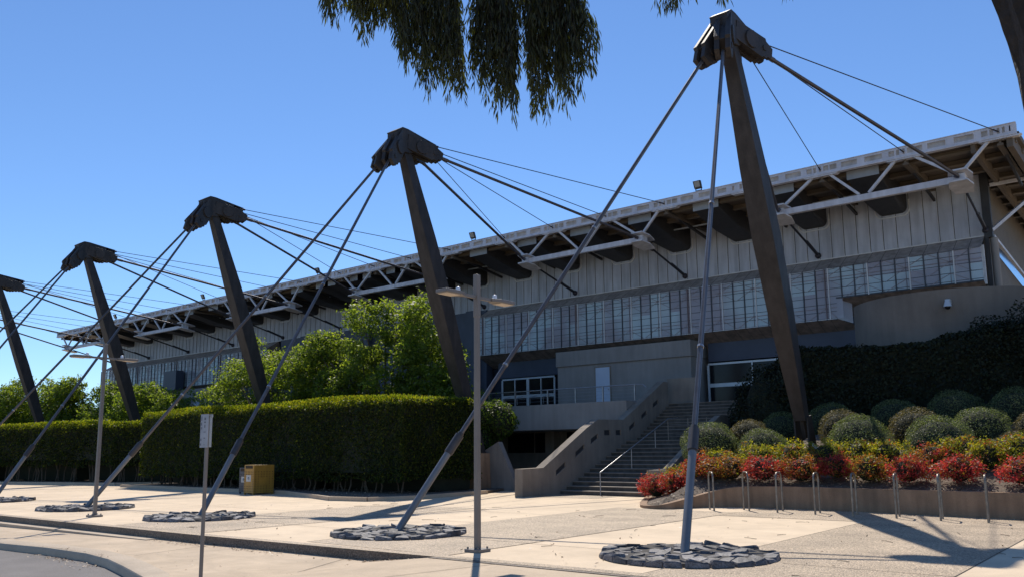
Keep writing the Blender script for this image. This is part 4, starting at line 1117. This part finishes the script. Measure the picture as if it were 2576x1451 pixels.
        g.build('stems', M_stem, t)
    return t
cvR = lambda x: .3*np.clip((-37-x)/6,0,1)**2
hedge('clipped_hedge', -41.3,-22.1, 20.7,24.9, .32,3.66, G['hedge'], 420, .075, 'long tall clipped hedge with a yellow-green sunlit top behind the two bins', 3, curve=cvR, tvar=.12)
hedge('clipped_hedge', -84,-43.8, 22.6,25.8, .80,3.42, G['hedge'], 260, .09, 'farther clipped hedge at the left with bare stems showing beneath', 5, curve=lambda x: -.26*np.clip(-43.8-x,0,18)-.1*np.clip(-61.8-x,0,40), tvar=.15)
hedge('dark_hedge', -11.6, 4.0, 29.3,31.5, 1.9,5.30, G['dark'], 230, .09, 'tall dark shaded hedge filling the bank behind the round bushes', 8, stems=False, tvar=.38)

def blob_shrub(name, lab, cat, spheres, leaf, dens, size, seed, trunk=None, group=None, core=True, aspect=.55, clump=1.0, jit=1.0):
    """plant made of leafy lobes: spheres = (x,y,z,rx,ry,rz)"""
    x, y, z = spheres[0][:3]
    gz = trunk if trunk is not None else z-spheres[0][5]
    t = thing(name, (x,y,gz), lab, cat, group)
    PC, PN = [], []
    for (x,y,z,rx,ry,rz) in spheres:
        n = int(4*math.pi*((rx*ry*rz)**(2/3))*dens)
        d = unit(rng.normal(size=(n,3)))
        rad = .80+.22*rng.random(n)**.6
        rad *= 1+.16*noise3(d*3+np.array([x,y,z]), 1.3, seed)*clump+.08*noise3(d*9, 1.0, seed+1)*clump
        PC.append(np.array([x,y,z])+d*rad[:,None]*np.array([rx,ry,rz])); PN.append(unit(d/np.array([rx,ry,rz])))
    C = np.concatenate(PC); Nn = np.concatenate(PN)
    n = len(C); sz = size*(.6+.8*rng.random(n))
    quads('foliage', leafquads(C, Nn+np.array([0,0,.3]), sz*1.2, sz*1.2*aspect, jitter=jit), leaf, t)
    if core:
        g = MB()
        for (x,y,z,rx,ry,rz) in spheres:
            b = MB(); b.ball((0,0,0),1,14,10)
            k = len(g.v); g.v += [(x+v[0]*rx*.80,y+v[1]*ry*.80,z+v[2]*rz*.80) for v in b.v]; g.f += [tuple(q+k for q in f) for f in b.f]
        g.build('inner_mass', M_core, t, smooth=True)
    return t

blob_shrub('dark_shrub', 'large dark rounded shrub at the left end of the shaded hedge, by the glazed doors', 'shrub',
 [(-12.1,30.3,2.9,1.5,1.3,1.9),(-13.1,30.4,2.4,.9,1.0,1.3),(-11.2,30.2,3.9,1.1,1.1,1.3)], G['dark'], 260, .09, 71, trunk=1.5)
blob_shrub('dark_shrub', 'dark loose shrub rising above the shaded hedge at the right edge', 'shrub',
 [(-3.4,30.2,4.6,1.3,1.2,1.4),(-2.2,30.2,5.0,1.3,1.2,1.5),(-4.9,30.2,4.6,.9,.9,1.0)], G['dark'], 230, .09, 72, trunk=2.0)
BALLS = [(-7.6,25.0,1.72,.89,0,'large round bush right of the nearest mast foot, partly hiding a browner one'),
(-8.47,26.3,2.10,.71,1,'brownish round bush peeping out behind the large one by the mast foot'),
(-6.4,26.3,2.0,.77,1,'brown-topped round bush above and between the two large front ones'),
(-5.51,25.0,1.60,.90,0,'large green round bush in front, centre of the right-hand group'),
(-4.69,26.3,2.0,.76,0,'tall round bush just right of the central large green one'),
(-3.71,24.6,1.42,.56,1,'small round bush low down near the right edge'),
(-12.36,25.2,1.62,.93,0,'wide round bush beside the stairs behind the nearest mast stay'),
(-10.48,25.0,1.52,.76,0,'round bush immediately left of the nearest mast foot'),
(-11.45,26.2,1.94,.66,1,'brownish round bush behind the two left of the mast foot'),
(-7.41,28.2,2.38,.78,0,'shaded round bush at the back, against the dark hedge in the middle'),
(-5.68,28.2,2.51,.84,0,'shaded round bush at the back, the highest of the row by the dark hedge'),
(-9.43,28.2,2.38,.76,0,'shaded round bush at the back just right of the mast shaft'),
(-4.03,28.2,2.51,.84,0,'shaded round bush at the back right corner by the picture edge'),
(-11.13,28.2,2.12,.76,0,'shaded round bush at the back left of the mast shaft'),
(-3.40,26.5,2.05,.54,1,'round bush cut off by the right edge of the picture')]
for i, (x,y,z,r_,br,lab) in enumerate(BALLS):
    blob_shrub('round_bush', lab, 'topiary bush', [(x,y,z,r_,r_,r_*.92)], G['ballb'] if br else G['ball'], 1150, .043, 40+i, group='round clipped bushes in the planter', aspect=.32, clump=.45, jit=1.3, trunk=bedz(x,y))

NAND = [ # x (pixel-derived ground spots), y, r, colour, label
(-13.15,23.0,.54,'red','red heavenly-bamboo shrub at the planter nose nearest the stairs'),
(-12.3,22.75,.48,'red','red shrub just right of the one at the planter nose'),
(-11.5,22.8,.46,'red','red shrub directly behind the thick stay tube'),
(-12.9,24.0,.50,'yellow','yellow shrub beside the low stair post'),
(-11.45,23.95,.62,'yellow','tall yellow-green shrub right of the thick stay collar'),
(-10.15,23.8,.50,'yellow','yellow shrub behind the first bike rack'),
(-10.45,22.8,.50,'orange','orange shrub behind the first bike rack, at the wall'),
(-9.45,22.85,.50,'red','red-orange shrub seen through the second bike rack'),
(-9.15,23.9,.50,'yellow','yellow shrub above the third bike rack'),
(-8.45,22.85,.48,'orange','orange shrub with red tips by the fourth bike rack'),
(-7.55,23.1,.46,'red','dark red shaded shrub left of the fifth bike rack'),
(-7.35,24.0,.50,'yellow','yellow shrub beneath the large round bush by the mast foot'),
(-6.7,22.8,.48,'orange','orange-red shrub right of the fifth bike rack'),
(-6.55,23.9,.50,'yellow','yellow shrub between the two large round bushes'),
(-5.65,22.65,.47,'red','bright red shrub right of the sixth bike rack'),
(-5.35,23.6,.48,'orange','orange shrub under the central large round bush'),
(-4.75,23.85,.48,'yellow','yellow shrub right of the central large round bush'),
(-4.5,22.55,.47,'red','bright red shrub right of the seventh bike rack'),
(-4.1,23.4,.46,'yellow','yellow-green shrub above the eighth bike rack'),
(-3.35,23.6,.50,'yellow','yellow and orange shrub under the small round bush by the right edge'),
(-3.15,22.2,.47,'red','bright red shrub at the far right end of the wall'),
(-2.2,23.3,.50,'orange','orange shrub cut by the right edge'),
(-8.25,23.95,.50,'yellow','shaded yellow-green shrub just right of the mast foot'),
(-10.95,22.75,.42,'orange','small orange shrub between the stay tube and the first bike rack'),
(-12.1,24.3,.5,'yellow','yellow shrub behind the thick stay collar, nearest the stair post')]
for i, (x,y,r_,c,lab) in enumerate(NAND):
    r_ *= {'yellow':1.12,'orange':1.05,'red':1.0}[c]
    gz = bedz(x,y); hh = r_*{'yellow':1.30,'orange':1.25,'red':1.28}[c]
    if y < 23.2 and x > -11: y -= .38 if c == 'red' else .25; r_ *= 1.08
    t = thing('low_shrub', (x,y,gz), lab, 'shrub', 'red and yellow shrubs in the planter')
    PC, PN, PM = [], [], []
    second = {'red':'orange','orange':'red' if i % 2 else 'yellow','yellow':'orange'}[c]
    for _ in range(125):
        a = rng.uniform(0,2*math.pi); el = math.asin(rng.uniform(-.8,1)); k = rng.uniform(.72,1.06)*(1+.12*math.sin(a*3+i))
        cc = np.array([x+r_*k*math.cos(a)*math.cos(el), y+r_*k*math.sin(a)*math.cos(el)*.92, gz+hh*.42+hh*(.58 if el > 0 else .40)*k*math.sin(el)])
        n = int(rng.integers(12,26)); q = rng.normal(size=(n,3))*np.array([.075,.075,.045])
        PC.append(cc+q); PN.append(np.tile([math.cos(a)*.3,math.sin(a)*.3,.9],(n,1))); PM.append(np.full(n, 1 if rng.random() < .22 else 0))
    C = np.concatenate(PC); Nn = np.concatenate(PN); sz = .058*(.6+.8*rng.random(len(C)))
    quads('foliage', leafquads(C, Nn, sz*1.35, sz*.5, jitter=1.3), None, t, mats=[G[c],G[second]], midx=np.concatenate(PM))
    g = MB(); g.ball((x,y,gz+hh*.45),r_*.55,10,7)
    g.build('inner_twigs', M_core, t, smooth=True)

# shrub between hedge end and stairs
blob_shrub('leafy_shrub', 'light green shrub at the right end of the long hedge, overhanging the wing wall', 'shrub',
 [(-23.0,27.2,2.85,.80,.85,.80),(-23.5,26.6,3.0,.7,.7,.65),(-23.7,26.6,2.1,.65,.7,1.0),(-24.4,27.2,1.6,.8,.8,1.6)], G['hedge2'], 260, .085, 60, trunk=0)

def tree(name, lab, x, y, blobs, leaf, dens, size, seed, trunk_r=.12, group=None):
    lr = random.Random(seed)
    t = thing(name, (x,y,0), lab, 'tree', group)
    g = MB()
    top = max(b[2] for b in blobs)
    g.path([(x,y,0),(x+.1,y,1.2),(x-.05,y+.1,2.3)], [trunk_r,trunk_r*.8,trunk_r*.6], 8)
    for b in blobs:
        m = ((x+b[0])/2+lr.uniform(-.3,.3),(y+b[1])/2,1.6+(b[2]-1.6)*.5)
        g.path([(x,y,lr.uniform(1.0,2.2)),m,(b[0],b[1],b[2])], [trunk_r*.5,trunk_r*.32,trunk_r*.12], 6)
    g.build('trunk', M_stem, t)
    PC = []; PN = []
    for (bx,by,bz,br) in blobs:
        # each blob: sub-clumps of leaves on twigs
        nc = int(br*br*52)
        d = unit(rng.normal(size=(nc,3))); rad = br*(.35+.65*rng.random(nc)**.45)
        cc = np.array([bx,by,bz])+d*rad[:,None]*np.array([1,1,.9])
        for c, dd in zip(cc, d):
            n = int(dens*(.5+rng.random()))
            q = rng.normal(size=(n,3))*np.array([.17,.17,.10])*(.7+.6*rng.random())
            PC.append(c+q); PN.append(np.tile(dd*.4+np.array([0,0,.8]),(n,1)))
    C = np.concatenate(PC); Nn = np.concatenate(PN)
    sz = size*(.6+.7*rng.random(len(C)))
    quads('crown', leafquads(C, Nn, sz*1.35, sz*.7, jitter=1.2), leaf, t)
    return t
# the bushy tree behind the long hedge (two trees)
def crown(x0, x1, y, prof, r_, z_lo, seed, n):
    lr = random.Random(seed); out = []
    tries = 0
    while len(out) < n and tries < 4000:
        tries += 1
        x = lr.uniform(x0, x1); zt = float(np.interp(x, [p[0] for p in prof], [p[1] for p in prof]))
        rr_ = lr.uniform(r_*.7, r_*1.15); z = lr.uniform(z_lo, zt-rr_*.8)
        if zt-rr_*.8 < z_lo: continue
        if all((x-q[0])**2+(z-q[2])**2 > (rr_*.75)**2 for q in out) or lr.random() < .15: out.append((x, y+lr.uniform(-1.2,1.2), z, rr_))
    # make sure the outline is reached
    for p in prof[1:-1]: out.append((p[0], y+lr.uniform(-.5,.5), p[1]-r_*.55, r_*.6))
    return out
tree('green_tree', 'broad bushy bright green tree behind the long hedge, just left of the second mast', -31.0,28.2, crown(-38.0,-25.9,28.2,[(-39.5,6.2),(-37.5,7.5),(-35.0,7.9),(-33.4,8.9),(-31.5,9.3),(-29.8,9.2),(-28.4,9.4),(-27.6,7.6),(-26.6,6.2),(-25.8,4.6)],1.05,3.2,4,44), G['tree'], 26, .13, 12, .16, 'trees behind the hedges')
tree('green_tree', 'looser light green tree left of the bushy one, in front of the far wing', -41.0,28.4, crown(-47.2,-37.4,28.4,[(-48.2,4.6),(-47.2,5.8),(-45.6,7.2),(-43.8,7.0),(-42.4,8.4),(-40.8,7.6),(-39.2,7.0),(-37.8,7.4),(-36.6,6.0),(-35.6,5)],.95,3.2,7,24), G['tree'], 20, .125, 13, .12, 'trees behind the hedges')
lefts = [(-55.0,29,[(-59,4.5),(-57.5,6.3),(-55.5,6.6),(-53.5,5.9),(-51.6,5.0),(-50.5,4.0)],'dense tree between the fourth mast foot and the far wing'),
(-62.5,29.5,[(-67,5),(-65.5,6.9),(-63.5,7.1),(-61.5,6.9),(-59.5,6.6),(-57.5,5)],'leafy tree behind the far lamp post'),
(-69.5,28.5,[(-73.8,5),(-72.0,7.7),(-70.6,7.6),(-68.8,7.3),(-67.3,7.7),(-66,6)],'tree with a thin tuft on top, left of the crossing stays'),
(-76.5,27.5,[(-82,5),(-80,7.0),(-78,7.0),(-76.4,7.9),(-74.6,8.0),(-73,6)],'tree around the foot of the fifth mast'),
(-84.5,27.0,[(-91,5),(-88,7.0),(-85,7.2),(-83,6.9),(-81,5.5)],'tree at the far left edge of the picture')]
for i, (x,y,prof,lab) in enumerate(lefts):
    tree('green_tree', 'green '+lab, x, y, crown(prof[0][0]+.4,prof[-1][0]-.4,y,prof,1.3,2.8,20+i,34), G['tree'], 14, .15, 30+i, .12, 'trees behind the hedges')

# ------------------------------------------------------------------ far background
g = MB()
pts = []
for i in range(60):
    a = R(20+i*2.4); rr2 = 900
    h = 22+10*math.sin(i*.37)+6*math.sin(i*.9+1)
    pts.append((rr2*math.cos(a)*1.0, rr2*math.sin(a), h))
for p, q in zip(pts, pts[1:]):
    g.poly([(p[0],p[1],-2),(q[0],q[1],-2),(q[0]*1.05,q[1]*1.05,q[2]),(p[0]*1.05,p[1]*1.05,p[2])])
    g.poly([(p[0]*1.05,p[1]*1.05,p[2]),(q[0]*1.05,q[1]*1.05,q[2]),(q[0]*1.4,q[1]*1.4,-2),(p[0]*1.4,p[1]*1.4,-2)])
tag(g.build('hills', M_hill), kind='structure')
t = thing('distant_building', (-216,120,0), 'small pale distant tower showing between the treetops at the left', 'building')
g = MB(); g.box(-220,-212,118,124,0,19.6); g.build('wall', M_conc, t); g = MB(); g.box(-220.2,-211.8,117.8,124.2,19.6,20.1); g.build('roof', M_duct, t)

# ------------------------------------------------------------------ eucalyptus overhanging the view
F0 = Vector((-.629,.777,0)); R0 = Vector((.777,.629,0))
et = thing('eucalyptus_tree', (.15,6.7,0), 'eucalyptus with a dark trunk at the top right and leaves hanging into the sky', 'tree')
g = MB()
base = Vector((.30,6.65,0))
tp = [base, base+Vector((-.35,-.25,2.0)), base+Vector((-.74,-.50,4.0)), base+Vector((-1.0,-.66,5.5)), base+Vector((-1.15,-.8,7.5)), base+Vector((-1.1,-.9,9.5))]
n_ = 18; rings_ = []
lr = random.Random(5)
pts = []
for i in range(len(tp)-1):
    for j in range(8): pts.append(tp[i].lerp(tp[i+1], j/8))
pts.append(tp[-1])
for i, p in enumerate(pts):
    rr2 = .30*(1-.45*i/len(pts)) + (.12 if i < 3 else 0)
    for j in range(n_):
        a = 2*math.pi*j/n_; k = rr2*(1+.10*math.sin(j*3.1+i*.8)+lr.uniform(-.07,.07))
        g.v.append((p.x+k*math.cos(a), p.y+k*math.sin(a), p.z))
for i in range(len(pts)-1):
    for j in range(n_):
        q_ = (j+1) % n_; g.f.append((i*n_+j, i*n_+q_, (i+1)*n_+q_, (i+1)*n_+j))
trk = g.build('trunk', M_bark, et)
g = MB()
def W(s, z, d=8.5): v = R0*s+F0*d; return Vector((v.x, v.y, z))
forks = [[pts[-1], W(2.6,9.0,8.0), W(1.2,8.8,8.4), W(0,8.6,8.5), W(-1.4,8.3,8.5), W(-2.6,8.0,8.5)], [pts[-6], W(3.4,8.0,7.4), W(2.2,7.9,8.2), W(1.9,7.7,8.5)], [W(1.2,8.8,8.4), W(.6,7.9,8.6), W(.5,7.0,8.5)], [W(0,8.6,8.5), W(-.3,7.6,8.5), W(-.2,6.8,8.5)], [W(-.6,8.5,8.5), W(-.9,7.4,8.5), W(-.9,6.7,8.5)], [pts[-3], W(3.6,9.0,8.0), W(3.3,8.2,8.5)]]
for f in forks: g.path(f, [.09,.075,.06,.045,.03,.015][-len(f):] if len(f) < 6 else [.10,.085,.07,.05,.035,.02], 8)
g.build('limbs', M_bark, et)
# hanging lobes: sideways place at the bottom and top, height of the tip, half widths (metres)
def SU(u): return (u-1299)/2097*8.5
LOBES = [(782,34,776,12,20),(800,44,792,10,20),(815,38,808,14,24),(855,46,850,16,26),(893,70,890,14,20),(918,88,912,10,20),(950,60,945,18,26),(800,30,790,22,30),(838,26,830,16,30),(870,60,862,10,24),(882,98,878,5,12),(905,100,900,10,22),(932,78,925,18,30),(968,80,960,14,26),(985,118,985,12,26),
 (1015,190,1005,20,34),(1040,205,1030,12,26),(1068,242,1055,15,34),(1088,215,1085,12,30),(1115,240,1105,13,26),(1140,250,1128,16,20),(1162,245,1140,10,12),
 (1190,215,1205,12,30),(1222,262,1222,16,30),(1258,306,1248,14,34),(1280,270,1270,12,30),(1294,314,1285,9,26),(1305,216,1300,8,24),(1240,180,1235,20,34),
 (1345,225,1330,10,24),(1358,300,1350,18,34),(1392,302,1378,10,28),(1420,272,1402,15,30),(1445,282,1420,12,26),(1478,268,1440,9,20),(1462,190,1425,14,24),(1385,190,1375,22,30),(1430,110,1405,18,20),
 (1502,214,1450,9,8),(1515,205,1460,5,6),(1110,120,1100,22,34),(1040,90,1030,26,34),(1270,140,1262,26,34)]
SMALL = [(1700,20),(1712,42),(1735,52),(1742,30),(1722,15),(1765,14),(1840,6),(1868,16),(1880,8),(2042,6),(2062,4)]
tw = MB(); C = []; A = []
def ZV(v): return 6.47-.00452*v
def strand(s0, z0_, s1, z1_, d, dens_=1.0):
    """a hanging twig from (s0,z0_) down to (s1,z1_) with narrow leaves"""
    L_ = z0_-z1_
    if L_ < .15: return
    nseg = max(3, int(L_/.2)); last = None; ph = random.uniform(0,6)
    for i in range(nseg+1):
        u = i/nseg; p = W(s0+(s1-s0)*u**1.3+.015*math.sin(i*1.9+ph), z0_-L_*u, d+.03*math.cos(i*2.3+ph))
        if last is not None:
            tw.tube(last, p, .0035*(1.3-u), n=4)
            k = int((last-p).length*44*dens_+random.random())
            for _ in range(k):
                q = last.lerp(p, random.random())
                out_ = Vector((random.gauss(0,1),random.gauss(0,1),0)); out_.normalize()
                dirv = (out_*random.uniform(.08,.50)+Vector((0,0,-1))).normalized()
                C.append(q+out_*random.uniform(.005,.045)+dirv*.05); A.append(dirv)
        last = p
for (ub, vb, ut, hb, ht) in LOBES:
    nst = int(6+hb*.6)
    for j in range(nst):
        q = random.uniform(-1,1); lift = (abs(q)**1.6)*55*random.uniform(.4,1.2)+abs(random.gauss(0,34))
        if j == 0: q, lift = 0, 0
        v1 = vb-18-lift
        dd_ = 8.5+random.uniform(-.35,.35)
        strand(SU(ut+q*ht*.55)+random.gauss(0,.02), ZV(-70)-random.uniform(0,.15), SU(ub+q*hb), ZV(v1), dd_, 1.0)
for (u, v) in SMALL:
    for j in range(3): strand(SU(u)+random.gauss(0,.05), 7.1, SU(u+random.gauss(0,7)), ZV(v-14-random.uniform(0,12)), 8.5+random.uniform(-.2,.2), .8)
# crown mass above, out of the picture
for _ in range(120):
    s_1 = random.uniform(-2.6,3.2); z_1 = random.uniform(6.75,8.0)
    strand(s_1+random.gauss(0,.1), z_1+random.uniform(.5,1.0), s_1, z_1, 8.5+random.uniform(-.8,.8), .7)
tw.build('twigs', M_bark, et)
C = np.array([tuple(c) for c in C]); A = np.array([tuple(a) for a in A])
n = len(C); Nn = unit(np.cross(A, unit(rng.normal(size=(n,3)))))
B = np.cross(Nn, A); Lf = (.10+.06*rng.random(n))[:,None]; Wf = (.013+.008*rng.random(n))[:,None]
Q = np.stack([C-A*Lf/2, C+B*Wf/2+Nn*.006, C+A*Lf/2, C-B*Wf/2+Nn*.006], axis=1)
quads('leaves', Q, G['euc'], et)
print('EUC leaves', n)
